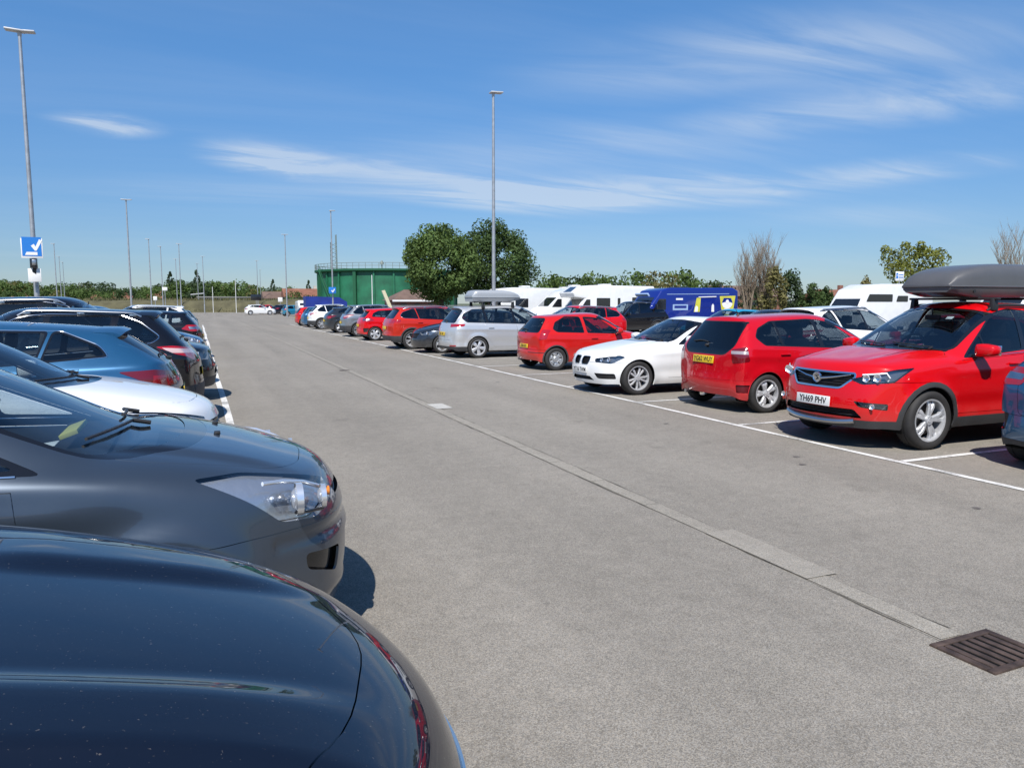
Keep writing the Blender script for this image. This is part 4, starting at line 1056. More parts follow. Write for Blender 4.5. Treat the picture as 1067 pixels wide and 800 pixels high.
for pa, pb, wd, nz, am in (((270, 165), (640, 222), .55, fine, 1.25), ((480, 208), (900, 196), .62, fine, 1.1), ((50, 124), (170, 138), .20, wisp, 1.0), ((540, 85), (1150, 40), .42, fine, .55),
                           ((700, 138), (1150, 88), .36, fine, .65), ((800, 192), (1080, 166), .35, fine, .6), ((380, 165), (900, 150), .5, soft, .45), ((60, 195), (420, 205), .4, soft, .4), ((700, 230), (1067, 225), .5, soft, .35)):
    acc = addnode(acc, streak(pa, pb, wd, nz, am))
haz = N.new('ShaderNodeMapRange'); haz.interpolation_type = 'SMOOTHSTEP'; haz.inputs['From Min'].default_value = .55; haz.inputs['From Max'].default_value = .0; haz.inputs['To Max'].default_value = .0
LK.new(sx.outputs['Z'], haz.inputs['Value'])
acc = addnode(acc, mulnode(soft, .10))
clp = N.new('ShaderNodeMath'); clp.operation = 'MINIMUM'; clp.inputs[1].default_value = .55; LK.new(acc.outputs[0], clp.inputs[0])
tint = N.new('ShaderNodeMix'); tint.data_type = 'RGBA'; tint.blend_type = 'MULTIPLY'; tint.inputs['Factor'].default_value = 1.
hr = N.new('ShaderNodeMapRange'); hr.interpolation_type = 'SMOOTHSTEP'; hr.inputs['From Min'].default_value = -.02; hr.inputs['From Max'].default_value = .42; LK.new(sx.outputs['Z'], hr.inputs['Value'])
hm = N.new('ShaderNodeMix'); hm.data_type = 'RGBA'; hm.inputs['A'].default_value = (.52, .60, .74, 1); hm.inputs['B'].default_value = (.63, .99, 1.20, 1)
LK.new(hr.outputs['Result'], hm.inputs['Factor']); LK.new(hm.outputs['Result'], tint.inputs['B'])
LK.new(sk.outputs[0], tint.inputs['A'])
mxs = N.new('ShaderNodeMix'); mxs.data_type = 'RGBA'; mxs.inputs['B'].default_value = (5.6, 6.2, 6.9, 1)
LK.new(clp.outputs[0], mxs.inputs['Factor']); LK.new(tint.outputs['Result'], mxs.inputs['A'])
LK.new(mxs.outputs['Result'], bg.inputs['Color']); bg.inputs['Strength'].default_value = .085
sl = bpy.data.lights.new('sun', 'SUN'); sl.energy = 4.3; sl.angle = radians(.53); sl.color = (1., .95, .88)
so = bpy.data.objects.new('sun', sl); COL.objects.link(so); so.rotation_euler = SUNV.to_track_quat('Z', 'Y').to_euler(); so.location = (-10, -10, 30)
S.view_settings.view_transform = 'Standard'; S.view_settings.look = 'None'; S.view_settings.gamma = 1.; S.view_settings.use_curve_mapping = False
S.view_settings.exposure = .55
S.cycles.max_bounces = 8; S.cycles.transparent_max_bounces = 14; S.cycles.caustics_reflective = False; S.cycles.caustics_refractive = False

# ---------------------------------------------------------------- ground
def asphalt(name, base, spk=.5, warm=1.):
    m, nt, b = nmat(name); n = nt.nodes; lk = nt.links
    tc = n.new('ShaderNodeTexCoord')
    def noise(sc, det, ro=.6):
        q = n.new('ShaderNodeTexNoise'); q.inputs['Scale'].default_value = sc; q.inputs['Detail'].default_value = det; q.inputs['Roughness'].default_value = ro; lk.new(tc.outputs['Object'], q.inputs['Vector']); return q
    vo = n.new('ShaderNodeTexVoronoi'); vo.inputs['Scale'].default_value = 210; lk.new(tc.outputs['Object'], vo.inputs['Vector'])
    cr = n.new('ShaderNodeSeparateColor'); lk.new(vo.outputs['Color'], cr.inputs[0])
    st = n.new('ShaderNodeMapRange'); st.inputs['To Min'].default_value = 1 - spk; st.inputs['To Max'].default_value = 1 + spk; lk.new(cr.outputs[0], st.inputs['Value'])
    big = noise(.35, 6, .65); br = n.new('ShaderNodeMapRange'); br.inputs['From Min'].default_value = .3; br.inputs['From Max'].default_value = .7; br.inputs['To Min'].default_value = .90; br.inputs['To Max'].default_value = 1.09; lk.new(big.outputs['Fac'], br.inputs['Value'])
    mid = noise(7, 5, .7); mr = n.new('ShaderNodeMapRange'); mr.inputs['From Min'].default_value = .3; mr.inputs['From Max'].default_value = .7; mr.inputs['To Min'].default_value = .90; mr.inputs['To Max'].default_value = 1.10; lk.new(mid.outputs['Fac'], mr.inputs['Value'])
    # long wheel-worn bands along the lane and darker oil spots
    mp = n.new('ShaderNodeMapping'); mp.inputs['Scale'].default_value = (1.1, .05, 1); lk.new(tc.outputs['Object'], mp.inputs['Vector'])
    bn = n.new('ShaderNodeTexNoise'); bn.inputs['Scale'].default_value = 1.; bn.inputs['Detail'].default_value = 3; lk.new(mp.outputs[0], bn.inputs['Vector'])
    bm_ = n.new('ShaderNodeMapRange'); bm_.inputs['From Min'].default_value = .35; bm_.inputs['From Max'].default_value = .65; bm_.inputs['To Min'].default_value = .91; bm_.inputs['To Max'].default_value = 1.07; lk.new(bn.outputs['Fac'], bm_.inputs['Value'])
    oil = noise(1.3, 3, .5); om = n.new('ShaderNodeMapRange'); om.inputs['From Min'].default_value = .66; om.inputs['From Max'].default_value = .76; om.inputs['To Min'].default_value = 1.; om.inputs['To Max'].default_value = .72; lk.new(oil.outputs['Fac'], om.inputs['Value'])
    prev = st
    for q in (br, mr, bm_, om):
        mu = n.new('ShaderNodeMath'); mu.operation = 'MULTIPLY'; lk.new(prev.outputs[0], mu.inputs[0]); lk.new(q.outputs[0], mu.inputs[1]); prev = mu
    hue = n.new('ShaderNodeMix'); hue.data_type = 'RGBA'; hue.inputs['A'].default_value = (base[0] * 1.04, base[1], base[2] * .92, 1); hue.inputs['B'].default_value = (base[0] * .97, base[1], base[2] * 1.02, 1)
    lk.new(cr.outputs[1], hue.inputs['Factor'])
    vm = n.new('ShaderNodeVectorMath'); vm.operation = 'SCALE'; lk.new(hue.outputs['Result'], vm.inputs[0]); lk.new(prev.outputs[0], vm.inputs['Scale'])
    lk.new(vm.outputs[0], b.inputs['Base Color']); b.inputs['Roughness'].default_value = .88; b.inputs['Specular IOR Level'].default_value = .3
    bp = n.new('ShaderNodeBump'); bp.inputs['Strength'].default_value = .4; bp.inputs['Distance'].default_value = .003; lk.new(vo.outputs['Distance'], bp.inputs['Height']); lk.new(bp.outputs['Normal'], b.inputs['Normal'])
    return m
ASPH = asphalt('asphalt', (.222, .204, .180), .40)
CONC = asphalt('concrete_channel', (.262, .242, .212), .36)
PATCH2 = asphalt('concrete_patch', (.275, .254, .224), .3)
PATCH = asphalt('tarmac_patch', (.42, .41, .39), .2)
def sheet(name, x0, y0, x1, y1, z, mat, nx=1, ny=1):
    m = MB(); vs = []; fs = []
    for j in range(ny + 1):
        for i in range(nx + 1): vs.append((lerp(x0, x1, i / nx), lerp(y0, y1, j / ny), z))
    for j in range(ny):
        for i in range(nx): a = j * (nx + 1) + i; fs.append((a, a + 1, a + nx + 2, a + nx + 1))
    m.add(vs, fs); return m.obj(name, mat, None, 0)
GRASS = pm('grass_field', (.070, .085, .030), .9, vary=.35, vscale=.15)
o = sheet('ground', -1500, -300, 1500, 2500, -.02, GRASS); tag(o, kind='structure')
o = sheet('car_park', -70, -40, 110, 152, 0, ASPH); tag(o, kind='structure')
# flush concrete drainage channel down the lane: blocks between thin joints
CH0 = 3.385; CH1 = 3.53
m = MB(); y = 2.52
random.seed(3)
CHL = [(CH0, CH1)]
while y < 75:
    l_ = .915
    x0, x1 = (CH0 + random.uniform(-.006, .006), CH1 + random.uniform(-.006, .006)) if not (3.44 < y + .4 < 4.5) else (CH0 - .01, CH1 + .07)
    m.add([(x0, y, .004), (x1, y, .004), (x1, y + l_ - .008, .004), (x0, y + l_ - .008, .004)], [(0, 1, 2, 3)]); y += l_
o = m.obj('drain_channel', CONC, None, 0); tag(o, kind='structure')
CRACK = pm('joint_dirt', (.075, .068, .055), .95, vary=.4, vscale=8)
m = MB(); pv = []; y = 2.5
while y < 75:
    xx = CH0 - .012 + .008 * sin(y * 1.7) + random.uniform(-.006, .006); wd = max(.001, random.gauss(.004, .004)); pv.append((xx - wd, y, .0025)); pv.append((xx + wd, y, .0025)); y += .16
m.add(pv, [(2 * i, 2 * i + 1, 2 * i + 3, 2 * i + 2) for i in range(len(pv) // 2 - 1)])
o = m.obj('joint_line', CRACK, None, 0); tag(o, kind='structure')
m = MB(); pv = []; y = 2.6
while y < 75:
    xx = CH1 + .012 + .01 * sin(y * 1.1) + random.uniform(-.008, .008); wd = max(.0008, random.gauss(.0025, .003)); pv.append((xx - wd, y, .0025)); pv.append((xx + wd, y, .0025)); y += .21
m.add(pv, [(2 * i, 2 * i + 1, 2 * i + 3, 2 * i + 2) for i in range(len(pv) // 2 - 1)])
o = m.obj('joint_line', CRACK, None, 0); tag(o, kind='structure')
o = sheet('concrete_patch', 3.375, 3.42, 3.62, 4.42, .008, PATCH2); tag(o, kind='structure')
o = sheet('tarmac_patch', 3.47, 11.45, 3.74, 12.05, .008, PATCH); tag(o, kind='structure')
# painted lines, worn
def linemat():
    m, nt, b = nmat('road_paint'); n = nt.nodes; lk = nt.links
    tc = n.new('ShaderNodeTexCoord'); nz = n.new('ShaderNodeTexNoise'); nz.inputs['Scale'].default_value = 28; nz.inputs['Detail'].default_value = 8; nz.inputs['Roughness'].default_value = .75; lk.new(tc.outputs['Object'], nz.inputs['Vector'])
    n2 = n.new('ShaderNodeTexNoise'); n2.inputs['Scale'].default_value = 1.6; n2.inputs['Detail'].default_value = 3; lk.new(tc.outputs['Object'], n2.inputs['Vector'])
    ad = n.new('ShaderNodeMath'); ad.operation = 'ADD'; lk.new(nz.outputs['Fac'], ad.inputs[0]); lk.new(n2.outputs['Fac'], ad.inputs[1])
    mr = n.new('ShaderNodeMapRange'); mr.inputs['From Min'].default_value = .98; mr.inputs['From Max'].default_value = 1.20; lk.new(ad.outputs[0], mr.inputs['Value'])
    mx = n.new('ShaderNodeMix'); mx.data_type = 'RGBA'; mx.inputs['A'].default_value = (.66, .65, .62, 1); mx.inputs['B'].default_value = (.24, .235, .22, 1); lk.new(mr.outputs[0], mx.inputs['Factor'])
    lk.new(mx.outputs['Result'], b.inputs['Base Color']); b.inputs['Roughness'].default_value = .8
    return m
LINE = linemat()
def line(pts, wd=.09, z=.006):
    m = MB(); vs = []
    for i, (x, y) in enumerate(pts):
        a = Vector(pts[max(i - 1, 0)]); b = Vector(pts[min(i + 1, len(pts) - 1)]); d = (b - a).normalized(); n_ = Vector((-d.y, d.x)) * wd / 2
        vs += [(x + n_.x, y + n_.y, z), (x - n_.x, y - n_.y, z)]
    m.add(vs, [(2 * i, 2 * i + 1, 2 * i + 3, 2 * i + 2) for i in range(len(pts) - 1)])
    return tag(m.obj('bay_line', LINE, None, 0), kind='structure')
line([(6.84 + .012 * sin(y * .7), y) for y in [k * 1.5 - 6 for k in range(47)]], .085)
line([(.36 + .012 * sin(y * .6), y) for y in [k * 1.5 - 6 for k in range(47)]], .10)
for k in range(-4, 25):
    y = 5.70 + 2.63 * k
    line([(6.89, y), (9.2, y + .02), (11.4, y)], .08)
    line([(.30, y - 3.0), (-2, y - 3.0), (-4.3, y - 3.0)], .08)
line([(16.6 + .01 * sin(y), y) for y in [k * 3 - 6 for k in range(24)]], .085)
for k in range(-2, 22):
    y = 5.70 + 2.63 * k; line([(11.5, y), (16.55, y)], .08)
OILM = pm('oil_stain', (.12, .11, .098), .6, vary=.3, vscale=12)
TAR = asphalt('dark_tarmac', (.19, .178, .16), .34)
def ragged(name, x, y, rx, ry, z, mat, seed, n=26):
    rn = random.Random(seed); m = MB(); vs = [(x, y, z)]
    for k in range(n):
        t = 2 * pi * k / n; r = rn.uniform(.7, 1.1); vs.append((x + rx * r * cos(t), y + ry * r * sin(t), z))
    m.add(vs, [(0, k + 1, (k + 1) % n + 1) for k in range(n)]); return tag(m.obj(name, mat, None, 0), kind='structure')
rs = random.Random(17)
for k in range(15):
    ragged('oil_stain', rs.choice([rs.uniform(7.6, 10.5), rs.uniform(4, 6.5), rs.uniform(1.2, 3)]), rs.uniform(3.5, 34), rs.uniform(.015, .05), rs.uniform(.015, .05), .0035, OILM, k)
for k, (x, y, rx, ry) in enumerate(((8.9, 14.9, .25, .35), (9.3, 20.2, .3, .25))): ragged('oil_stain', x, y, rx, ry, .003, TAR, 50 + k)
# gully grate
IRON = pm('rusty_iron', (.080, .055, .044), .65, .35, vary=.5, vscale=14, bump=.3, bscale=120)
g = empty('drain_grate', (3.49, 2.34, -.006), .03); tag(g, 'rusty iron gully grate with slots set in the tarmac at the lower right', 'drain grate')
m = MB(); W_ = .215; D_ = .165
m.box((0, -D_ + .02, .002), (2 * W_, .04, .03), .004); m.box((0, D_ - .02, .002), (2 * W_, .04, .03), .004); m.box((-W_ + .02, 0, .002), (.04, 2 * D_ - .08, .03), .004); m.box((W_ - .02, 0, .002), (.04, 2 * D_ - .08, .03), .004)
m.obj('frame', IRON, g)
for k in range(6):
    m = MB(); m.box((-W_ + .07 + k * .058, 0, 0), (.036, 2 * D_ - .085, .03), .005); m.obj('bar', IRON, g)
m = MB(); m.box((0, 0, .009), (2 * W_ - .03, 2 * D_ - .03, .003)); m.obj('pit_shade', LINER, g)  # flat black sheet above the tarmac, painting the dark between the bars
gm = MB(); gm.box((0, 0, .001), (.24, .17, .003)); 
g2 = gm.obj('drain_grate', IRON, None); g2.location = (3.36, 19.05, .006); tag(g2, 'small flat dark iron drain cover far down the lane channel', 'drain cover')
# weed at the grate
WEED = pm('weed_leaf', (.16, .20, .02), .6, vary=.3, vscale=30)
m = MB(); random.seed(5)
for k in range(46):
    a = random.uniform(0, 2 * pi); r = random.uniform(0, .055); x = r * cos(a); y = r * sin(a); l_ = random.uniform(.018, .05); b_ = random.uniform(0, 2 * pi); t = random.uniform(.3, 1.1)
    d = Vector((cos(b_) * cos(t), sin(b_) * cos(t), sin(t))); s_ = Vector((-sin(b_), cos(b_), 0)) * .006; p0 = Vector((x, y, .004))
    m.add([p0, p0 + d * l_ * .5 + s_, p0 + d * l_, p0 + d * l_ * .5 - s_], [(0, 1, 2, 3)])
o = m.obj('weed', WEED, None, 0); o.location = (3.53, 2.135, 0); tag(o, 'small yellow green weed growing beside the iron gully grate', 'weed')
# fallen specks
# ---------------------------------------------------------------- lamp posts
POLE = pm('galvanised_steel', (.42, .43, .44), .42, .6, vary=.15, vscale=6)
POLEF = pm('galvanised_pale', (.50, .51, .52), .6, .2)
BLUE = pm('sign_blue', (.015, .17, .55), .4, coat=.3)
SWHITE = pm('sign_white', (.75, .75, .74), .45)
def post_meshes():
    m = MB(); m.cyl((0, 0, 0), (0, 0, 1.3), .105, .105, 16); m.cyl((0, 0, 1.3), (0, 0, 1.42), .105, .075, 16); m.cyl((0, 0, 1.42), (0, 0, 9.6), .075, .045, 16); pole = m.mesh('pole', POLE)
    h = MB(); h.box((-.12, 0, 9.6), (.50, .28, .05), .02, Matrix.Rotation(radians(3), 4, 'Y')); h.cyl((0, 0, 9.45), (0, 0, 9.64), .055, .055, 10); head = h.mesh('lamp_head', POLEF)
    h2 = MB(); h2.box((.20, 0, 9.6), (.40, .26, .05), .02, Matrix.Rotation(radians(-3), 4, 'Y')); head2 = h2.mesh('lamp_head', POLEF)
    d = MB(); d.box((.107, 0, .75), (.01, .12, .45), .003); door = d.mesh('access_door', POLE)
    return pole, head, head2, door
PM = post_meshes()
def post(x, y, label, group, s=1., rz=0., two=False, lodp=True):
    r = empty('lamp_post', (x, y, 0), rz); r.scale = (max(s, .8), max(s, .8), s); tag(r, label, 'lamp post', group)
    link('pole', PM[0], r); link('lamp_head', PM[1], r)
    if two: link('lamp_head', PM[2], r)
    if lodp: link('access_door', PM[3], r)
    return r
GP = 'tall lamp posts over the car park'
post(X_at(39, 26.8), 26.8, 'tall grey lamp post behind the left row carrying a blue tick sign', GP, 1.0, 0, True)
post(X_at(514.5, 27.5), 27.5, 'tall slender lamp post standing before the two big round trees', GP, 1.0, pi)
post(X_at(137, 66), 66, 'lamp post rising bare beyond the left row, second tallest on the left', GP, 1.0, 0, True)
post(X_at(347, 67), 67, 'lamp post in front of the left edge of the green gas holder', GP, 1.0, pi)
far = [(158, 105, 'lamp post just right of the second tallest post on the left'), (170, 118, 'thin far lamp post above the white pickup roof'), (189, 112, 'thicker far lamp post of a close pair above the dark cars'), (299, 92, 'far lamp post standing by the teal and white cars'),
       (269, 150, 'far lamp post rising behind the white hatchback'), (60, 118, 'far thin lamp post beside the blue tick sign, leftmost of three'), (64.5, 150, 'far thin lamp post beside the blue tick sign, middle of three'), (68, 170, 'far thin lamp post beside the blue tick sign, rightmost of three'),
       (185, 150, 'far lamp post left of a close pair above the dark cars'), (207, 165, 'far lamp post before the tall conifer top'), (213, 140, 'far lamp post by the pale canopy roof'), (272, 190, 'faintest far lamp post beside the one behind the white hatchback')]
for px, y, lb in far: post(X_at(px, y), y, lb, GP, 1., 0 if px < 250 else pi, px % 2 > .5, False)
# signs
def board(name, x, y, z0, z1, wd, mat, label, cat, th=.012, rz=0.):
    r = empty(name, (x, y, z0), rz); tag(r, label, cat)
    m = MB(); m.box((0, 0, (z1 - z0) / 2), (wd, th, z1 - z0), .003); m.obj('panel', mat, r); return r
FR3 = Matrix(((1, 0, 0), (0, 0, -1), (0, 1, 0))).to_4x4()
px_, py_ = X_at(37.5, 26.6), 26.6
sg_ = board('parking_sign', px_, py_ - .08, Z_at(270, px_, 26.6), Z_at(250, px_, 26.6), .56, SWHITE, 'square blue sign with a white tick fixed to the tall left lamp post', 'sign')
m = MB(); m.box((0, -.009, .34), (.50, .004, .56), .0); m.obj('blue_face', BLUE, sg_)
def flat(pts, y): 
    m = MB(); m.prism(pts, y - .002, y + .002); return m
flat([(-.02, .36), (.06, .42), (.10, .34), (.20, .56), (.28, .52), (.12, .22), (.08, .22)], -.0135).obj('tick', SWHITE, sg_, 0)
flat([(-.18, .09), (.14, .09), (.14, .18), (-.14, .18)], -.0135).obj('text_strip', SWHITE, sg_, 0)
nt_ = board('notice', px_ + .03, py_ - .08, Z_at(294, px_, 26.6), Z_at(280.5, px_, 26.6), .34, SWHITE, 'small white notice on the lamp post below the blue tick sign', 'sign')
flat([(-.06, .30), (.04, .22), (.06, .40), (-.02, .46)], -.009).obj('symbol', INK, nt_, 0)
bx_ = board('camera_box', px_ + .03, py_ - .1, Z_at(280.2, px_, 26.6), Z_at(270.5, px_, 26.6), .18, LAMPDARK, 'dark boxy ticket camera on the post between blue sign and white notice', 'camera', .16)
m = MB(); m.box((.02, -.085, .17), (.11, .012, .16), .01); m.obj('cover', SILVER, bx_)
px2, py2 = X_at(346.5, 66.8), 66.8
s2 = board('parking_sign', px2, py2 - .1, Z_at(306, px2, py2), Z_at(299.5, px2, py2), .62, BLUE, 'small blue sign with white tick on the post by the gas holder', 'sign')
flat([(-.12, .26), (-.02, .30), (.02, .20), (.16, .42), (.22, .36), (.06, .10), (0, .10)], -.009).obj('tick', SWHITE, s2, 0)
px3, py3 = X_at(936, 30), 30
s3 = board('direction_sign', px3, py3, Z_at(293, px3, py3), Z_at(283.5, px3, py3), .62, SWHITE, 'white parking board with blue P beside the leafy tree top', 'sign')
h_ = Z_at(283.5, px3, py3) - Z_at(293, px3, py3)
m = MB(); m.box((-.2, -.009, h_ * .55), (.15, .004, h_ * .6)); m.obj('blue_square', BLUE, s3)
text_mesh('P', .17, SWHITE, 'letter', s3, Matrix.Translation((-.2, -.014, h_ * .55)) @ FR3, .001)
for k in range(2):
    m = MB(); m.box((.09, -.009, h_ * (.66 - .28 * k)), (.34, .004, .045)); m.obj('text_line', BLUE, s3)
m = MB(); m.cyl((0, .02, -Z_at(293, px3, py3)), (0, .02, .3), .03, n=8); m.obj('post', POLE, s3)
# ---------------------------------------------------------------- vegetation
def leafmat(name, col, vary=.45, trans=.25, vs=.9):
    m, nt, b = nmat(name); n = nt.nodes; lk = nt.links
    tc = n.new('ShaderNodeTexCoord'); nz = n.new('ShaderNodeTexNoise'); nz.inputs['Scale'].default_value = vs; nz.inputs['Detail'].default_value = 4; lk.new(tc.outputs['Object'], nz.inputs['Vector'])
    rp = n.new('ShaderNodeMapRange'); rp.inputs['From Min'].default_value = .3; rp.inputs['From Max'].default_value = .7; rp.inputs['To Min'].default_value = 1 - vary; rp.inputs['To Max'].default_value = 1 + vary; lk.new(nz.outputs['Fac'], rp.inputs['Value'])
    vm = n.new('ShaderNodeVectorMath'); vm.operation = 'SCALE'; vm.inputs[0].default_value = col; lk.new(rp.outputs[0], vm.inputs['Scale']); lk.new(vm.outputs[0], b.inputs['Base Color'])
    b.inputs['Roughness'].default_value = .65; b.inputs['Specular IOR Level'].default_value = .18
    tl = n.new('ShaderNodeBsdfTranslucent'); v2 = n.new('ShaderNodeVectorMath'); v2.operation = 'MULTIPLY'; v2.inputs[1].default_value = (1.3, 1.25, .5); lk.new(vm.outputs[0], v2.inputs[0]); lk.new(v2.outputs[0], tl.inputs['Color'])
    mx = n.new('ShaderNodeMixShader'); mx.inputs[0].default_value = trans; lk.new(b.outputs[0], mx.inputs[1]); lk.new(tl.outputs[0], mx.inputs[2]); lk.new(mx.outputs[0], n['Material Output'].inputs['Surface'])
    return m
LEAFD = leafmat('leaf_dark', (.058, .094, .030)); LEAFM = leafmat('leaf_mid', (.088, .136, .040)); LEAFY = leafmat('leaf_yellow', (.15, .165, .035)); LEAFB = leafmat('leaf_black_green', (.045, .072, .032)); LEAFO = leafmat('leaf_olive', (.15, .138, .055))
BARK = pm('bark', (.085, .066, .048), .9, vary=.3, vscale=6, bump=.4, bscale=30); TWIG = pm('twig', (.20, .158, .115), .9, vary=.25, vscale=3)
def leaves(m, c, rad, n, size, rnd, squash=1., bias=.55):
    """n leaf faces spread through an ellipsoid, more of them towards its skin"""
    for k in range(n):
        while True:
            p = Vector((rnd.uniform(-1, 1), rnd.uniform(-1, 1), rnd.uniform(-1, 1)))
            if .02 < p.length < 1: break
        q = p.normalized() * (p.length ** bias)
        pos = Vector((c[0] + q.x * rad[0], c[1] + q.y * rad[1], c[2] + q.z * rad[2]))
        nn = (q + Vector((rnd.gauss(0, .5), rnd.gauss(0, .5), rnd.gauss(.15, .5)))).normalized()
        a = nn.orthogonal().normalized(); ang = rnd.uniform(0, 2 * pi); b = nn.cross(a); u = a * cos(ang) + b * sin(ang); v = nn.cross(u)
        s = size * rnd.uniform(.6, 1.35); w_ = s * rnd.uniform(.45, .75)
        m.add([pos - u * s, pos - v * w_ + u * s * .1, pos + u * s, pos + v * w_ + nn * s * .15], [(0, 1, 2, 3)])
def crown_mesh(seed, R, nclump, per, size, mat, shape=None, cl=(.28, .42)):
    rnd = random.Random(seed); m = MB()
    for k in range(nclump):
        while True:
            p = Vector((rnd.uniform(-1, 1), rnd.uniform(-1, 1), rnd.uniform(-1, 1)))
            if .25 < p.length < 1: break
        p = p.normalized() * (.32 + .56 * p.length ** .5 + rnd.gauss(0, .05))
        wz = shape(p.z) if shape else 1.
        c = (p.x * R[0] * wz, p.y * R[1] * wz, p.z * R[2]); r = rnd.uniform(*cl) * wz ** .5
        leaves(m, c, (R[0] * r, R[1] * r, R[2] * r * .85), per, size, rnd)
    return m.mesh('crown', mat, 0)
def trunk_mesh(seed, h, r, R, ncl=7, mat=BARK):
    rnd = random.Random(seed); m = MB()
    m.tube([(0, 0, 0), (.03, .02, h * .5), (0, .03, h), (.05, 0, h + R[2] * .7)], [r, r * .8, r * .65, r * .15], 10)
    for k in range(ncl):
        a = 2 * pi * k / ncl + rnd.uniform(-.3, .3); z0 = h * rnd.uniform(.75, 1.1); e = rnd.uniform(.45, .8)
        m.tube([(0, 0, z0), (R[0] * .3 * cos(a), R[1] * .3 * sin(a), z0 + R[2] * .4), (R[0] * e * cos(a), R[1] * e * sin(a), z0 + R[2] * rnd.uniform(.6, 1.2))], [r * .45, r * .28, r * .08], 6)
    return m.mesh('trunk', mat)
def tree(name, x, y, h, R, crown, trunk, label, group=None, s=1., rz=0., cat='tree'):
    t = empty(name, (x, y, 0), rz); t.scale = (s, s, s); tag(t, label, cat, group)
    c = link('crown', crown, t); c.location = (0, 0, h); link('trunk', trunk, t); return t
# two big round trees beyond the right row
Y1 = 62.; xa = X_at(460, Y1); xb = X_at(514, Y1 + 3)
dA = dep(xa, Y1); sA = dA / FPX
rA = (38 * sA, 38 * sA, 38 * sA)
cA = crown_mesh(11, rA, 115, 200, .125, LEAFM, lambda z: 1 - .25 * max(0, -z), (.23, .35))
zA = Z_at(277, xa, Y1)
tree('broadleaf_tree', xa, Y1, zA, rA, cA, trunk_mesh(1, zA - rA[2] * .75, .28, rA), 'big round broadleaf tree beside the green gas holder, brighter left of the pair', 'pair of big round trees')
dB = dep(xb, Y1 + 3); sB = dB / FPX; rB = (42 * sB, 42 * sB, 43 * sB); zB = Z_at(275, xb, Y1 + 3)
cB = crown_mesh(23, rB, 105, 200, .125, LEAFD, lambda z: 1 - .3 * max(0, z) - .1 * max(0, -z), (.22, .36))
tree('broadleaf_tree', xb, Y1 + 3, zB, rB, cB, trunk_mesh(2, zB - rB[2] * .75, .30, rB), 'big darker broadleaf tree with ragged right side behind the central lamp post', 'pair of big round trees')
# far tree line
FC = [crown_mesh(40 + k, (3.6 + .4 * (k % 3), 3.6, 3.0 + .5 * (k % 2)), 26, 34, .34, [LEAFD, LEAFM, LEAFB, LEAFM, LEAFO][k], None, (.28, .5)) for k in range(5)]
FT = trunk_mesh(9, 3., .25, (3, 3, 3), 4)
conifer = crown_mesh(77, (2.2, 2.2, 5.0), 34, 34, .30, LEAFB, lambda z: .55 - .5 * z, (.22, .36)); CT = trunk_mesh(8, 4., .25, (.3, .3, 6), 3)
rnd = random.Random(21); n_ = 0
def skyl(px):
    """height of the far tree line in the photograph at column px"""
    pts = [(-60, 290), (20, 291), (60, 297), (95, 293), (130, 297), (160, 297), (180, 292), (230, 294), (280, 296), (300, 299), (335, 300)]
    for (a, b), (c, d) in zip(pts, pts[1:]):
        if px <= c: return lerp(b, d, max(0, (px - a) / (c - a)))
    return 300
SK = skyl
def skyl(px): return SK(px) + 3.
kinds = ['dark round', 'mid green round', 'black green dense', 'fresh green full', 'olive brown loose']
GT = 'trees of the far tree line'
px = -50.
while px < 338:
    for dY in (225, 275):
        y = dY + rnd.uniform(-14, 14); pq = px + rnd.uniform(-4, 4); x = X_at(pq, y); k = rnd.choice([0, 1, 1, 2, 3, 3, 4, 0])
        top = Z_at(skyl(pq) + rnd.uniform(0., 7.5), x, y)
        s = top / 7.4
        tree('far_tree', x, y, 5.4, None, FC[k], FT, f'{kinds[k]} tree in the far tree line beyond the car park', GT, s, rnd.uniform(0, 6))
    px += 8.5
for px, y, top, lb in ((178.5, 232, 283, 'tall pointed grey green conifer standing above the far tree line by the lamp posts'), (206, 236, 281.5, 'tallest dark conifer above the far tree line beside the pale canopy'), (285, 250, 291, 'dark conifer top above the olive trees right of the white hatchback'), (322, 250, 292, 'dark pointed tree above the brick houses by the gas holder')):
    x = X_at(px, y); s = Z_at(top, x, y) / 12.4
    tree('conifer', x, y, 8.2, None, conifer, CT, lb, 'conifers of the far tree line', s, px)
for px, y, s, k in ((90, 188, .55, 1), (108, 186, .50, 3), (117, 190, .6, 0), (133, 187, .55, 2), (150, 186, .5, 1), (166, 189, .6, 3), (14, 188, .55, 0), (30, 186, .5, 1), (306, 176, .5, 1), (326, 172, .45, 0)):
    tree('far_tree', X_at(px, y), y, 5.4, None, FC[k], FT, f'{kinds[k]} tree in the far tree line beyond the car park', GT, s, px)
# round tree tops behind the motorhomes
for px, top, k in ((562, 293, 0), (574, 292.5, 1), (588, 291.5, 0), (601, 293, 2), (620, 292, 1), (632, 290.5, 0), (662, 290, 1), (684, 287.5, 4), (706, 289, 1), (716, 292, 3), (735, 296, 0), (747, 297, 2)):
    y = 92 + rnd.uniform(-6, 6); x = X_at(px, y); s = Z_at(top, x, y) / 7.5
    tree('background_tree', x, y, 5.4, None, FC[k], FT, f'{kinds[k]} tree top showing over the white motorhomes', 'round trees behind the motorhomes', s, rnd.uniform(0, 6))
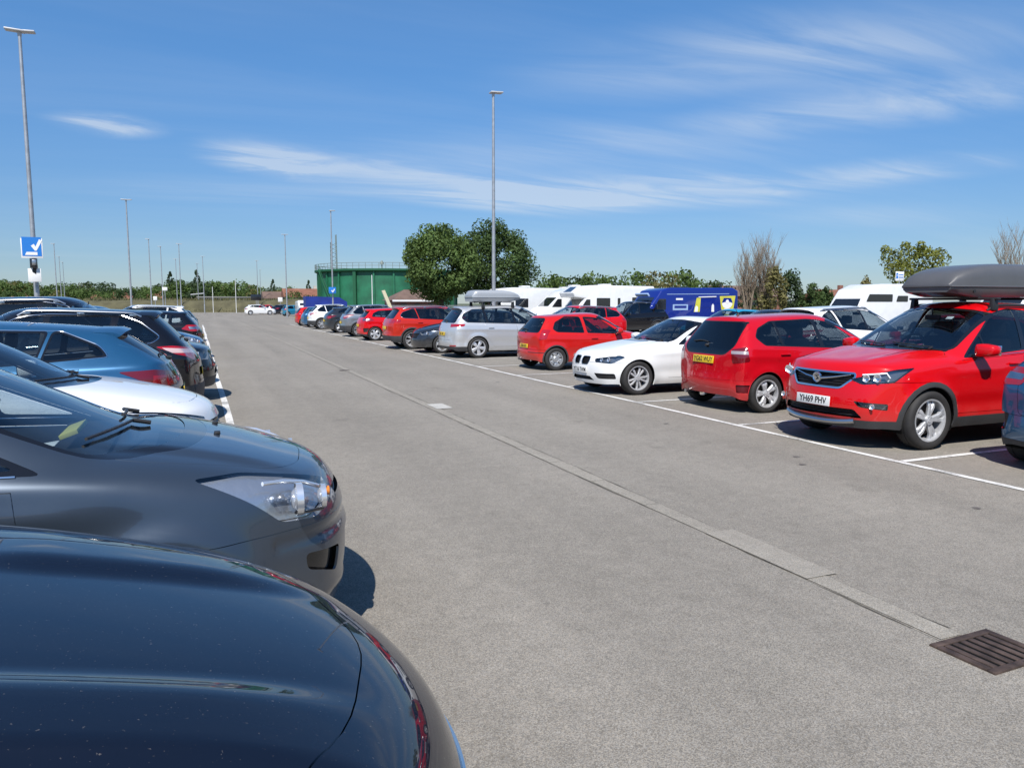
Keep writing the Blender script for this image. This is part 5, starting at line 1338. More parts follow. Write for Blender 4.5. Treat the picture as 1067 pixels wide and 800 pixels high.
# bare poplars and bushes on the right
def bare(seed, h, spread, n, r=.12):
    rnd = random.Random(seed); m = MB()
    def br(p, d, l, r_, depth):
        q = p + d * l * .5 + Vector((rnd.gauss(0, .03), rnd.gauss(0, .03), 0)) * l; e = q + (d + Vector((rnd.gauss(0, .08), rnd.gauss(0, .08), .06))).normalized() * l * .5
        m.tube([p, q, e], [r_, r_ * .75, r_ * .45], 5 if depth else 7)
        if depth >= 3: return
        for k in range(rnd.randint(4, 6)):
            t = rnd.uniform(.2, 1.); b = p.lerp(e, t)
            a = rnd.uniform(0, 2 * pi); up = rnd.uniform(1.4, 2.6)
            br(b, (Vector((cos(a), sin(a), up)) * 1. + d * .4).normalized(), l * rnd.uniform(.35, .6), max(r_ * .45, .006), depth + 1)
    for k in range(n):
        a = 2 * pi * k / n + rnd.uniform(-.4, .4); s0 = rnd.uniform(0, .35)
        br(Vector((s0 * cos(a), s0 * sin(a), 0)), Vector((cos(a) * spread, sin(a) * spread, 1)).normalized(), h * rnd.uniform(.5, .68), r, 0)
    return m.mesh('trunk', TWIG)
def shrub(name, x, y, R, mat, label, seed, ncl=34, per=70, size=.14, cat='bush', group=None, zc=None):
    c = crown_mesh(seed, R, ncl, per, size, mat, None, (.25, .45)); t = empty(name, (x, y, 0)); tag(t, label, cat, group); q = link('foliage', c, t); q.location = (0, 0, zc if zc else R[2] * .8)
    s = MB(); rn = random.Random(seed)
    for k in range(5):
        a = rn.uniform(0, 6.28); s.tube([(0, 0, 0), (R[0] * .5 * cos(a), R[1] * .5 * sin(a), (zc or R[2]) * 1.1)], [.05, .02], 5)
    s.obj('stem', BARK, t); return t
yP = 62.
for px, top, sd, lb in ((779, 246, 5, 'bare pale upright poplar, shorter left of the two'), (797, 240, 6, 'bare pale upright poplar, taller and fuller right of the two')):
    x = X_at(px, yP); h = Z_at(top, x, yP)
    t = empty('bare_poplar', (x, yP, 0)); tag(t, lb + ' behind the parked cars', 'tree', 'bare poplars'); link('trunk', bare(sd, h * .92, .065, 12, .07), t)
def bush_at(px, py_top, y, wpx, mat, lb, seed, **k):
    x = X_at(px, y); s = dep(x, y) / FPX; z = Z_at(py_top, x, y); R = (wpx * s, wpx * s * .8, z * .56)
    return shrub('bush', x, y, R, mat, lb, seed, zc=z * .47, **k)
bush_at(806, 284, 60, 15, LEAFO, 'olive brown leafy bush at the foot of the bare poplars', 61)
bush_at(824, 284, 64, 12, LEAFB, 'tall dark green bush right of the bare poplars', 62)
bush_at(845, 297, 62, 14, LEAFD, 'low dark green hedge bush left of the white van', 63)
bush_at(786, 300, 70, 16, LEAFB, 'dark bush behind the bare poplars by the blue van', 64)
bush_at(858, 301, 66, 10, LEAFD, 'small dark bush beside the brick house roof', 65)
bush_at(900, 292, 80, 9, LEAFO, 'small olive treetop over the white van roof', 66)
# loose leafy tree behind the roof box
yL = 46.; xL = X_at(950, yL); sL = dep(xL, yL) / FPX
rn = random.Random(4); m = MB()
for (cx, cy, r) in ((-22, 272, 11), (-8, 268, 12), (4, 276, 14), (-28, 281, 9), (-14, 285, 13), (10, 265, 7), (28, 270, 9), (33, 262, 6), (18, 280, 10), (-2, 258, 5), (25, 283, 9), (6, 290, 12)):
    for k in range(3):
        leaves(m, ((cx + rn.gauss(0, 3)) * sL, rn.gauss(0, .7), CAMH + (316 - cy) * sL + rn.gauss(0, .1)), (r * sL, r * sL, r * sL), 95, .12, rn)
t = empty('loose_tree', (xL, yL, 0)); tag(t, 'loose crowned leafy tree with pale yellow green leaves behind the white P board', 'tree'); link('crown', m.mesh('crown', LEAFY, 0), t); link('trunk', trunk_mesh(14, 2.4, .12, (1.6, 1.6, 2.2), 9), t)
xw = X_at(1062, 44.); t = empty('bare_tree', (xw, 44., 0)); tag(t, 'bare fine twigged tree at the right edge above the roof box', 'tree'); link('trunk', bare(31, Z_at(222, xw, 44.) * .95, .28, 8, .06), t)
# ---------------------------------------------------------------- far setting
BANK = pm('dry_bank', (.085, .078, .040), .95, vary=.35, vscale=.6, bump=.6, bscale=6)
m = MB(); xs = [X_at(-120, 150) + k * 4 for k in range(90)]; vs = []
rb = random.Random(8)
for x in xs:
    if x > X_at(400, 150): break
    h = 2.35 + rb.uniform(-.15, .15); vs += [(x, 149.5, 0), (x, 151.5 + rb.uniform(-.3, .3), h * .8), (x, 153.5, h), (x, 160, h * .9), (x, 166, 0)]
n5 = len(vs) // 5
m.add(vs, [(5 * i + j, 5 * i + j + 1, 5 * i + j + 6, 5 * i + j + 5) for i in range(n5 - 1) for j in range(4)])
o = m.obj('bank', BANK, None, 60); tag(o, kind='structure')
m = MB(); rn = random.Random(2)
for k in range(7000):
    x = rn.uniform(vs[0][0], vs[-1][0]); y = rn.uniform(149.6, 155); z = max(.05, min(2.3, (y - 149.5) / 4 * 2.3)) ; a = rn.uniform(0, pi); s = rn.uniform(.15, .5)
    m.add([(x - cos(a) * .12, y - sin(a) * .12, z - .05), (x + cos(a) * .12, y + sin(a) * .12, z - .05), (x + rn.gauss(0, .1), y, z + s)], [(0, 1, 2)])
o = m.obj('bank_grass', pm('dry_grass', (.10, .095, .042), .9, vary=.5, vscale=.5), None, 0); tag(o, kind='stuff')
BRICKW = pm('pale_render', (.45, .42, .37), .85, vary=.15, vscale=.5); ROOFT = pm('red_roof_tile', (.20, .085, .052), .85, vary=.25, vscale=.8); ROOFB = pm('brown_roof_tile', (.135, .088, .068), .85, vary=.25, vscale=.8); WBRICK = pm('red_brick', (.22, .10, .07), .9, vary=.2, vscale=2.)
WIND = pm('dark_window', (.02, .025, .03), .1, coat=.5)
def house(x, y, wd, dp, he, hr, wall, roof, label, group=None, hip=False, rz=0., chim=True, fascia=False):
    r = empty('house', (x, y, 0), rz); tag(r, label, 'house', group)
    m = MB(); m.box((0, 0, he / 2), (wd, dp, he)); m.obj('wall', wall, r, 0)
    m = MB(); o_ = .35; a = wd / 2 + o_; b = dp / 2 + o_; k = wd * .5 - dp * .35 if hip else a
    k = max(k, .3)
    vs = [(-a, -b, he), (a, -b, he), (a, b, he), (-a, b, he), (-k, 0, he + hr), (k, 0, he + hr)]
    m.add(vs, [(0, 1, 5, 4), (2, 3, 4, 5), (0, 4, 3), (1, 2, 5), (3, 2, 1, 0)]); ro = m.obj('roof', roof, r, 0)
    if chim: m = MB(); m.box((wd * .25, .4, he + hr), (.7, .5, 1.4)); m.obj('chimney', wall, ro, 0)
    if fascia: m = MB(); m.box((0, -b - .03, he - .06), (wd + .8, .04, .24)); m.obj('fascia', SWHITE, r, 0)
    for q in (-.3, 0, .3):
        m = MB(); m.box((wd * q, -dp / 2 - .02, he * .6), (wd * .12, .06, he * .35)); m.obj('window', WIND, r, 0)
    return r
for px, y, wd, top, roof, lb in ((112, 205, 6, 307.5, ROOFT, 'house with orange red roof low in the far trees on the left'), (127, 212, 4.5, 308, ROOFT, 'smaller red roofed house right of the first in the far trees'), (22, 200, 5, 309, ROOFT, 'red roofed house in the trees beside the tick sign post'), (163, 208, 3.5, 306, ROOFT, 'tiny red gable in the far trees between lamp posts'),
                                 (301, 195, 12, 304, ROOFB, 'pale house with brown roof in the trees left of the gas holder'), (318, 190, 10, 301, ROOFT, 'brick red gabled house close to the left of the gas holder')):
    x = X_at(px, y); h = Z_at(top, x, y); house(x, y, wd, 8, h * .6, h * .4, BRICKW if px > 290 else WBRICK, roof, lb)
x = X_at(429, 105); house(x, 105, 6.4, 6, Z_at(313, x, 105), Z_at(302, x, 105) - Z_at(313, x, 105), WBRICK, ROOFB, 'low pavilion with brown hipped roof and white fascia before the gas holder', None, True, 0, False, True)
x = X_at(537, 100); house(x, 100, 6.5, 6, Z_at(312, x, 100), Z_at(300, x, 100) - Z_at(312, x, 100), WBRICK, ROOFB, 'low brick pavilion with brown roof half hidden right of the big trees', None, True, 0, False, True)
x = X_at(868, 90); house(x, 90, 7, 7, Z_at(311, x, 90), Z_at(302, x, 90) - Z_at(311, x, 90), WBRICK, ROOFT, 'small house with bright red roof between the dark bush and white van')
x = X_at(770, 110); house(x, 110, 14, 8, Z_at(309, x, 110), Z_at(298, x, 110) - Z_at(309, x, 110), WBRICK, ROOFB, 'brown roofed house behind the bare poplars')
# barrier and fence on the bank
RAIL = pm('barrier_steel', (.22, .215, .20), .6, .3)
m = MB(); x0 = X_at(205, 158); x1 = X_at(262, 158)
m.box(((x0 + x1) / 2, 158, 2.85), (x1 - x0, .06, .26), .02)
ar = empty('crash_barrier', ((x0 + x1) / 2, 158, 2.2)); tag(ar, 'long grey steel crash barrier along the top of the grassy bank', 'barrier')
mm = m.mesh('rail', RAIL); mm.transform(Matrix.Translation((-(x0 + x1) / 2, -158, -2.2))); link('rail', mm, ar)
for k in range(24):
    m = MB(); m.box(((k / 23 - .5) * (x1 - x0) * .98, .08, .25), (.1, .06, .8)); m.obj('post', RAIL, ar, 0)
# pale canopy far left
RAILP = pm('canopy_grey', (.42, .43, .44), .6)
xc_ = X_at(206, 170); cn = empty('canopy', (xc_, 170, 0)); tag(cn, 'pale flat canopy roof far off below the tallest conifer', 'canopy')
m = MB(); m.box((0, 0, Z_at(306.5, xc_, 170)), (2.6, 2, .22), .05, Matrix.Rotation(radians(-6), 4, 'Y')); m.obj('roof', RAILP, cn)
for q in (-1.1, 1.1): m = MB(); m.cyl((q, 0, 0), (q, 0, Z_at(307, xc_, 170) - .1), .07); m.obj('post', RAIL, cn)
# gas holder
GREEN = pm('gasholder_green', (.012, .120, .058), .55, vary=.32, vscale=.5, coat=.1); GREEND = pm('gasholder_green_dark', (.010, .085, .036), .55); GRAIL = pm('rail_grey_green', (.16, .19, .17), .6)
YG = 150.; xg_ = X_at(405, YG); dg_ = dep(xg_, YG); rg_ = 70 * dg_ / FPX; hg = Z_at(283.5, xg_, YG)
gh = empty('gas_holder', (xg_, YG, 0)); tag(gh, 'big round green gas holder tank with railed top left of the large trees', 'gas holder')
m = MB(); n = 96; vs = []
for k in range(n):
    t = 2 * pi * k / n; vs += [(rg_ * cos(t), rg_ * sin(t), 0), (rg_ * cos(t), rg_ * sin(t), hg)]
m.add(vs, [(2 * k, 2 * ((k + 1) % n), 2 * ((k + 1) % n) + 1, 2 * k + 1) for k in range(n)] + [tuple(2 * k + 1 for k in range(n))]); m.obj('tank_wall', GREEN, gh, 40)
m = MB()
for (r0, z0, z1) in ((rg_ + .7, hg - .35, hg),):
    vs = []
    for k in range(n):
        t = 2 * pi * k / n
        for r, z in ((r0, z0), (r0, z1), (rg_ - .05, z1), (rg_ - .05, z0 - .3)): vs.append((r * cos(t), r * sin(t), z))
    m.add(vs, [(4 * k + j, 4 * ((k + 1) % n) + j, 4 * ((k + 1) % n) + (j + 1) % 4, 4 * k + (j + 1) % 4) for k in range(n) for j in range(4)])
m.obj('walkway', GREEND, gh, 40)
for k in range(24):
    t = 2 * pi * k / 24 + .1; m = MB(); big = k % 3 == 0
    m.box((0, 0, hg / 2), (.30 if not big else .6, .9 if big else .45, hg), 0); mm = m.mesh('stiffener', GREEND if big else GREEN, 0); o = link('stiffener', mm, gh); o.location = ((rg_ + .05) * cos(t), (rg_ + .05) * sin(t), 0); o.rotation_euler = (0, 0, t + pi / 2)
m = MB()
for zz_ in (.55, 1.05):
    m.tube([((rg_ + .6) * cos(2 * pi * k / n), (rg_ + .6) * sin(2 * pi * k / n), hg + zz_) for k in range(n + 1)], .045, 5)
for k in range(72):
    t = 2 * pi * k / 72; m.cyl(((rg_ + .6) * cos(t), (rg_ + .6) * sin(t), hg), ((rg_ + .6) * cos(t), (rg_ + .6) * sin(t), hg + 1.08), .04, n=5)
m.obj('railing', GRAIL, gh, 60)
m = MB(); ta = radians(-168)
for k in range(12):
    t = ta + .42 * (k / 11); t2 = ta + .42 * ((k + 1) / 11)
st = [((rg_ + .8) * cos(ta + .40 * k / 10), (rg_ + .8) * sin(ta + .40 * k / 10), hg * (1 - k / 10)) for k in range(11)]
m.tube(st, .16, 6); m.tube([(x, y, z + 1.) for x, y, z in st], .05, 5); m.obj('stair', GREEND, gh, 60)
# lattice mast on the holder
ml = empty('lattice_mast', (X_at(349, YG - 2), YG - 2, 0)); tag(ml, 'thin steel lattice mast rising over the left side of the gas holder', 'mast')
zt_ = Z_at(247, X_at(349, YG), YG); m = MB()
for sx_ in (-.6, .6):
    for sy_ in (-.6, .6): m.cyl((sx_, sy_, 0), (sx_ * .8, sy_ * .8, zt_ - (1.5 if sx_ < 0 else 0)), .07, n=5)
for k in range(9):
    z0 = hg + (zt_ - hg) * k / 9; z1 = hg + (zt_ - hg) * (k + 1) / 9
    if z1 < zt_ - 1.4: m.cyl((-.55, -.55, z0), (.55, -.55, z1), .04, n=4); m.cyl((.55, .55, z0), (-.55, .55, z1), .04, n=4); m.cyl((-.55, -.55, z1), (-.55, .55, z1), .04, n=4)
m.obj('lattice', GRAIL, ml, 60)
m = MB(); m.cyl((0, 0, 0), (0, 0, .9), .10, .10, 8); m.cyl((0, 0, .9), (0, 0, 1.5), .45, .15, 10); o = m.obj('vent', GRAIL, gh); o.location = ((rg_ - 2) * cos(-1.9), (rg_ - 2) * sin(-1.9), hg)
# fence before the gas holder
FEN = pm('fence_grey', (.22, .23, .24), .7); fx0, fx1 = X_at(352, 98), X_at(560, 98)
fe = empty('fence', ((fx0 + fx1) / 2, 98, 0)); tag(fe, 'long grey mesh fence in front of the gas holder and pavilions', 'fence')
m = MB()
for k in range(160): m.box(((k / 159 - .5) * (fx1 - fx0), 0, .72), (.06, .03, 1.44))
m.obj('paling', FEN, fe, 0); m = MB(); m.box((0, .04, 1.35), (fx1 - fx0, .05, .07)); m.obj('rail', FEN, fe, 0); m = MB(); m.box((0, .04, .35), (fx1 - fx0, .05, .07)); m.obj('rail', FEN, fe, 0)
# blue trailer
TARP = pm('blue_tarpaulin', (.010, .030, .22), .5, vary=.2, vscale=1.2)
xt_ = X_at(338, 92); tr = empty('trailer', (xt_, 92, 0)); tag(tr, 'long trailer under a bright blue tarpaulin before the gas holder', 'trailer')
zt0 = Z_at(309, xt_, 92); zt1 = Z_at(319.5, xt_, 92)
m = MB(); m.prism([(-2.3, .9), (2.5, .9), (2.5, zt0 - .65), (1.6, zt0 - .1), (-2.3, zt0)], -1.1, 1.1); m.obj('cover', TARP, tr, 0)
m = MB(); m.box((0, 0, .75), (5, 2, .25)); m.obj('chassis', LINER, tr)
for q in (-.6, .6):
    for s_ in (-1, 1): m = MB(); m.cyl((q, s_ * .98, .36), (q, s_ * .75, .36), .36, n=18); m.obj('wheel', RUBBER, tr)
# feather flag
xf_ = X_at(404, 70); ff = empty('feather_flag', (xf_, 70, 0)); tag(ff, 'cream feather flag leaning in front of the brown roofed pavilion', 'flag')
m = MB(); zf_ = Z_at(303, xf_, 70); m.prism([(-.55, zf_), (-.25, zf_ + .05), (.42, 1.3), (.12, 1.2)], -.01, .01); m.obj('cloth', pm('flag_cream', (.62, .58, .42), .8), ff, 0); m = MB(); m.tube([(0, 0, 0), (.05, 0, 1.2), (-.58, 0, zf_)], .02, 6); m.obj('pole', POLE, ff)
for px, y, top in ((388, 90, 287), (222, 148, 299), (246, 140, 292)):
    x = X_at(px, y); t = empty('flag_pole', (x, y, 0)); tag(t, {388: 'thin white pole in front of the green gas holder wall', 222: 'short thin pole on the bank before the green trees', 246: 'thin pole just left of the post behind the white hatchback'}[px], 'pole', 'thin poles in the distance'); m = MB(); m.cyl((0, 0, 0), (0, 0, Z_at(top, x, y)), .05, .04, 8); m.obj('pole', SWHITE, t)
# white notice boards far off
for px, y, t_, b_, wd, lb in ((172.5, 100, 299.5, 303, .55, 'small white board on the far lamp post above the pickup'), (162, 110, 309, 313, .45, 'little white board low between far lamp posts'), (292, 130, 310, 314.5, .7, 'small white board before the pale house'), (267, 128, 307, 313, 1.6, 'dark round topped sign frame behind the white hatchback')):
    x = X_at(px, y); b = board('notice_board', x, y - .2, Z_at(b_, x, y), Z_at(t_, x, y), wd, SWHITE if px != 267 else LAMPDARK, lb, 'sign')
    m = MB(); m.cyl((0, .03, -Z_at(b_, x, y)), (0, .03, .1), .04, n=6); m.obj('post', POLE, b)
# ---------------------------------------------------------------- parked cars
random.seed(12)
PR1 = paint('paint_red', (.55, .003, .006), .0, .30); PR2 = paint('paint_red_cherry', (.46, .003, .010), .0, .30); PR3 = paint('paint_red_orange', (.50, .010, .008), .0, .32); PR4 = paint('paint_red_warm', (.48, .020, .008), .1, .32)
PW = paint('paint_white', (.74, .75, .75), 0., .32); PS = paint('paint_silver', (.58, .59, .60), .5, .33); PSG = paint('paint_grey_silver', (.30, .32, .34), .7, .33)
PG = paint('paint_gunmetal', (.046, .064, .090), .5, .34, .10); PNV = paint('paint_navy', (.004, .007, .016), 0., .45, .34); PBL = paint('paint_blue', (.018, .100, .215), .45, .30)
PBK = paint('paint_black', (.006, .006, .009), .1, .3); PTE = paint('paint_teal', (.015, .22, .36), .3, .3); PDB = paint('paint_petrol', (.008, .10, .22), .45, .3); PDG = paint('paint_dark_grey', (.03, .034, .042), .5, .32); PCY = paint('paint_cyan', (.01, .30, .50), .2, .3)
GRW = 'cars parked in the right hand row'; GLW = 'cars parked in the left hand row'; GSR = 'vehicles of the rows behind the right hand row'; GFR = 'far cars at the end of the lane'
def front_R(spec, Xn, Yc, lb, m, nm='parked_car', grp=GRW, cat='car', **k): return car(nm, var(spec, **k), lb, cat, grp, (Xn, Yc, 0), random.uniform(-.012, .012), m)
def rear_R(spec, Xn, Yc, lb, m, nm='parked_car', grp=GRW, cat='car', **k): return car(nm, var(spec, **k), lb, cat, grp, (Xn + spec['L'], Yc, 0), pi + random.uniform(-.012, .012), m)
def front_L(spec, Xn, Yc, lb, m, nm='parked_car', grp=GLW, cat='car', **k): return car(nm, var(spec, **k), lb, cat, grp, (Xn, Yc, 0), pi + random.uniform(-.01, .01), m)
def rear_L(spec, Xn, Yc, lb, m, nm='parked_car', grp=GLW, cat='car', **k): return car(nm, var(spec, **k), lb, cat, grp, (Xn - spec['L'], Yc, 0), random.uniform(-.01, .01), m)

mk, mi = front_R(MOKKA, 6.81, 6.93, 'bright red crossover facing the lane with dark grey roof box and white front plate', PR1)
rear_R(FIESTAB, 7.50, 4.42, 'petrol blue car cut off by the right edge of the photo', PDB)
rear_R(JAZZ, 7.42, 9.95, 'cherry red tall hatchback with yellow rear plate beside the white car', PR2)
front_R(BMW, 6.66, 12.66, 'white hatchback facing the lane with twin black kidney grilles', PW)
rear_R(CORSA, 7.70, 17.80, 'small red three door hatchback with silver wheel covers', PR3)
sc, si = rear_R(SCENIC, 7.02, 22.72, 'silver people carrier with silver roof box seen from behind', PS)
front_R(HATCHW, 6.75, 25.2, 'dark grey car squeezed between silver people carrier and red SUV', PDG, sub=2, inside=True)
rear_R(KADJAR, 6.36, 27.75, 'orange red SUV with black lower cladding and roof rails', PR4)
rear_R(FIESTAB, 6.70, 34.6, 'red hatchback with large raised rear spoiler left of the red SUV', PR1, sub=2, spoiler=.22)
rear_R(QASH, 6.66, 38.8, 'silver SUV with dark lower cladding in the middle of the far right row', PSG, chromeline=False, sub=2, lod=0)
front_c = var(BLUEH, sub=2, chromeline=False, lod=0)
rear_R(front_c, 6.66, 44.2, 'dark grey hatchback in the far right row next to the silver SUV', PDG)
rear_R(QASH, 6.66, 51.1, 'whitish grey SUV in the far right row between grey and blue cars', PW, sub=2, chromeline=False, lod=0)
rear_R(HATCHW, 6.75, 55.3, 'blue car nearly hidden beside the small red car in the far right row', PBL, sub=2, lod=0)
rear_R(CORSA, 6.75, 58.9, 'small red car at the far end of the right hand row', PR3, sub=2, lod=0)
# left row
front_L(NAVY, .57, 1.58, 'navy blue car nearest the camera showing only its bonnet', PNV)
cmx, ci = front_L(CMAX, .73, 4.23, 'gunmetal grey people carrier facing the lane with big clear headlight', PG)
front_L(HATCHW, .22, 6.80, 'white car with its bonnet showing behind the grey people carrier', PW, sub=3, zn=.84, cowl=(1.08, 1.085), head=(1.9, 1.5), mid=(2.4, 1.57), rr=(3.5, 1.5), belt=(1.01, 1.09), rg=(3.85, 1.07), dlo=[(3.2, 1.41), (3.5, 1.26), (3.55, 1.13)],
        patches=[{**q_, 'pts': [(a, b, c + .10) for a, b, c in q_['pts']], 'units': [((a, b, c + .1), r, m) for (a, b, c), r, m in q_.get('units', [])]} for q_ in HATCHW['patches']])
rear_L(BLUEH, -.14, 9.35, 'metallic blue hatchback with rear spoiler backed up beside the white car', PBL)
rear_L(QASH, .08, 11.95, 'black SUV with chrome window line and red white tail light', PBK)
front_L(SUVF, .29, 14.6, 'black SUV facing the lane with silver roof rails beyond the other black SUV', PBK, sub=3)
front_L(HATCHW, .22, 17.3, 'dark blue low car just beyond the black SUV in the left row', PNV, sub=2, lod=0)
front_L(CMAX, .2, 20.0, 'blue grey car behind the dark ones in the left row', PBL, sub=2, lod=0)
rear_L(FIESTAB, .20, 25.4, 'black hatchback with red tail light far along the left row', PBK, sub=2, lod=0)
rear_L(QASH, .1, 31., 'white SUV with dark windows farthest visible in the left row', PW, sub=2, lod=0, chromeline=False)
rear_L(CORSA, .1, 36.5, 'dark grey small car mostly hidden far along the left row', PDG, sub=2, lod=0)
# rows behind the right one
rear_R(QASH, 11.95, 13.4, 'white SUV with black rear spoiler behind the cherry red hatchback', PW, grp=GSR, sub=2, lod=0, chromeline=False)
front_R(HATCHW, 11.9, 10.6, 'red car seen through the windows of the cherry red hatchback', PR1, grp=GSR, sub=2, lod=0)
front_R(BLUEH, 12.0, 16.2, 'dark car with low black roof left of the white SUV', PNV, grp=GSR, sub=2, lod=0, chromeline=False)
front_R(KADJAR, 12.0, 27.6, 'dark red car with curved roof behind the small red hatchback', PR1, grp=GSR, sub=2)
front_R(HATCHW, 17.2, 24.2, 'cyan blue car standing before the blue van', PCY, grp=GSR, sub=2, lod=0)
front_R(SUVF, 19.6, 36, 'black SUV parked between the red hatchback and the blue van', PBK, grp=GSR, sub=2, lod=0)
front_R(CMAX, 12.0, 8.0, 'dark grey people carrier behind the bright red crossover', PDG, grp=GSR, sub=2, lod=0)
# far end
def side_on(spec, X, Y, lb, m, rz, **k): return car('parked_car', var(spec, sub=2, lod=0, **k), lb, 'car', GFR, (X, Y, 0), rz, m)
side_on(BLUEH, 6.5 + 4.3, 117, 'white hatchback standing side on at the far end of the lane', PW, pi, chromeline=False)
side_on(CORSA, 12.6, 126, 'red car behind the white hatchback at the far end of the lane', PR1, pi - .3)
side_on(BLUEH, 14.6, 122, 'dark car right of the far red one at the lane end', PNV, pi + .5, chromeline=False)
side_on(CORSA, 14.1, 104.5, 'teal small car beside the white van at the lane end', PTE, pi + .15)

# roof boxes
def roofbox(name, x0, x1, yc, z0, w_, h, m, label, root, nose=.30, low=None):
    r = empty(name, root.location, root.rotation_euler.z); tag(r, label, 'roof box')
    def shell(zs_, ins):
        mb = MB(); nst = 18; nr = 20; vs = []
        for i in range(nst + 1):
            t = i / nst; x = lerp(x0, x1, t)
            k = min(1, (t / .50)) ; kf = sqrt(max(0, 1 - (1 - k) ** 2.2)); kr = sqrt(max(0, 1 - max(0, (t - .86) / .14) ** 3)) if t > .86 else 1
            hh = h * (.38 + .62 * kf) * (.55 + .45 * kr); ww = w_ / 2 * (.80 + .20 * min(1, t / .18)) * (.9 + .1 * kr)
            for j in range(nr + 1):
                a = pi * j / nr; c, s = cos(a), sin(a)
                y = ww * (1 if c > 0 else -1) * abs(c) ** .35; z = z0 + zs_ + (hh - zs_) * abs(s) ** .42
                vs.append((x, yc + y, z))
        n = nr + 1
        mb.add(vs, [(i * n + j, i * n + j + 1, (i + 1) * n + j + 1, (i + 1) * n + j) for i in range(nst) for j in range(nr)] + [tuple(range(n)), tuple(range(nst * n, nst * n + n))])
        return mb
    shell(.13, 0).obj('lid', m, r, 50)
    b = MB(); nst = 14; vs = []
    for i in range(nst + 1):
        t = i / nst; x = lerp(x0 + .02, x1 - .02, t); ww = w_ / 2 * (.79 + .20 * min(1, t / .18)); e = .06 * max(0, 1 - t / .2)
        for y, z in ((-ww, .128), (-ww, .10), (-ww * .86, .0 + e), (ww * .86, .0 + e), (ww, .10), (ww, .128)): vs.append((x, yc + y, z0 + z))
    b.add(vs, [(i * 6 + j, i * 6 + j + 1, i * 6 + 7 + j, i * 6 + 6 + j) for i in range(nst) for j in range(5)] + [tuple(range(6)), tuple(range(nst * 6, nst * 6 + 6))])
    b.obj('base', low or m, r, 40)
    q = MB(); q.tube([(lerp(x0 + .02, x1 - .01, i / 14), yc + s_ * (w_ / 2 * (.80 + .20 * min(1, (i / 14) / .18)) + .002), z0 + .13) for s_ in (1,) for i in range(15)], .012, 6); q.obj('rim', m, r)
    q = MB(); q.tube([(lerp(x0 + .02, x1 - .01, i / 14), yc - (w_ / 2 * (.80 + .20 * min(1, (i / 14) / .18)) + .002), z0 + .13) for i in range(15)], .012, 6); q.obj('rim', m, r)
    for xx in (lerp(x0, x1, .16), lerp(x0, x1, .84)):
        q = MB(); q.cyl((xx, yc - w_ / 2 - .004, z0 + .07), (xx, yc - w_ / 2 + .01, z0 + .07), .022, n=14); q.obj('lock', BLACKP, r)
    return r
def crossbars(root, info, xs_, z0, y1, label):
    r = empty('roof_bars', root.location, root.rotation_euler.z); tag(r, label, 'roof bars')
    for x in xs_:
        q = MB(); q.box((x, 0, z0 - .02), (.065, 2 * y1, .03), .012); b = q.obj('bar', BLACKP, r)
        for s in (1, -1):
            q = MB(); zz = info['zsf'](x, s * (y1 - .08)); q.box((x, s * (y1 - .07), (z0 - .03 + zz) / 2), (.11, .07, max(.04, z0 - .03 - zz + .03)), .015, None, 2, (.75, .8)); q.obj('foot', BLACKP, b)
    return r
BOXG = pm('roof_box_grey', (.085, .085, .088), .42, coat=.25, bump=.15, bscale=300, vary=.08); BOXS = pm('roof_box_silver', (.36, .38, .40), .38, .2, coat=.2, bump=.1, bscale=300)
zb0 = mi['zsf'](2.6, 0) + .055
crossbars(mk, mi, (2.05 + .25, 3.25), zb0, .63, 'black roof bars across the bright red crossover')
roofbox('roof_box', 1.76, 3.85, -.02, zb0, .86, .43, BOXG, 'large dark grey roof box on the bright red crossover', mk)
zb1 = si['zsf'](2.6, 0) + .11
crossbars(sc, si, (2.35, 3.35), zb1, .62, 'black roof bars across the silver people carrier')
roofbox('roof_box', 1.95, 3.62, -.05, zb1, .80, .36, BOXS, 'silver roof box on the silver people carrier', sc)
# things of the crossover: badge, sticker
def badge(root, c, r, d=-1):
    q = MB(); c = Vector(c); q.cyl(c, c + Vector((d * .012, 0, 0)), r, r * .96, 28); q.tube([c + Vector((d * .014, r * .92 * cos(t), r * .92 * sin(t))) for t in [2 * pi * k / 28 for k in range(29)]], r * .10, 6)
    o = q.obj('badge', CHROME, root)
    q = MB(); q.prism([(-.5 * r, .45 * r), (.55 * r, .3 * r), (-.1 * r, -.05 * r), (.35 * r, -.6 * r), (-.55 * r, -.3 * r), (.0, .15 * r)], -.001, .001, Matrix.Translation(c + Vector((d * .014, 0, 0))) @ Matrix.Rotation(pi / 2, 4, 'Z')); q.obj('emblem', ALLOYD, o, 0)
xg = mi['xs'](0, .80)
badge(mk, (xg - .0, 0, .80), .062)
for s in (1, -1):
    q = MB(); q.tube([(mi['xs'](.06, .80) - .004, s * .06, .795), (mi['xs'](.2, .81) - .004, s * .20, .815), (mi['xs'](.42, .85) - .002, s * .43, .86)], [.012, .010, .006], 6); q.obj('grille_wing', CHROME, mk)
q = MB(); q.tube([(mi['xs'](y * .01, .33) - .012, y * .01, .30 + .035 * (abs(y) / 52) ** 3) for y in range(-52, 53, 8)], .032, 8); q.obj('skid_plate', SILVER, mk)
q = MB(); q.box((mi['p']['head'][0] - .10, -.30, 1.50), (.004, .09, .055), .002, Matrix.Rotation(radians(55), 4, 'Y')); q.obj('sticker', SWHITE, mk)
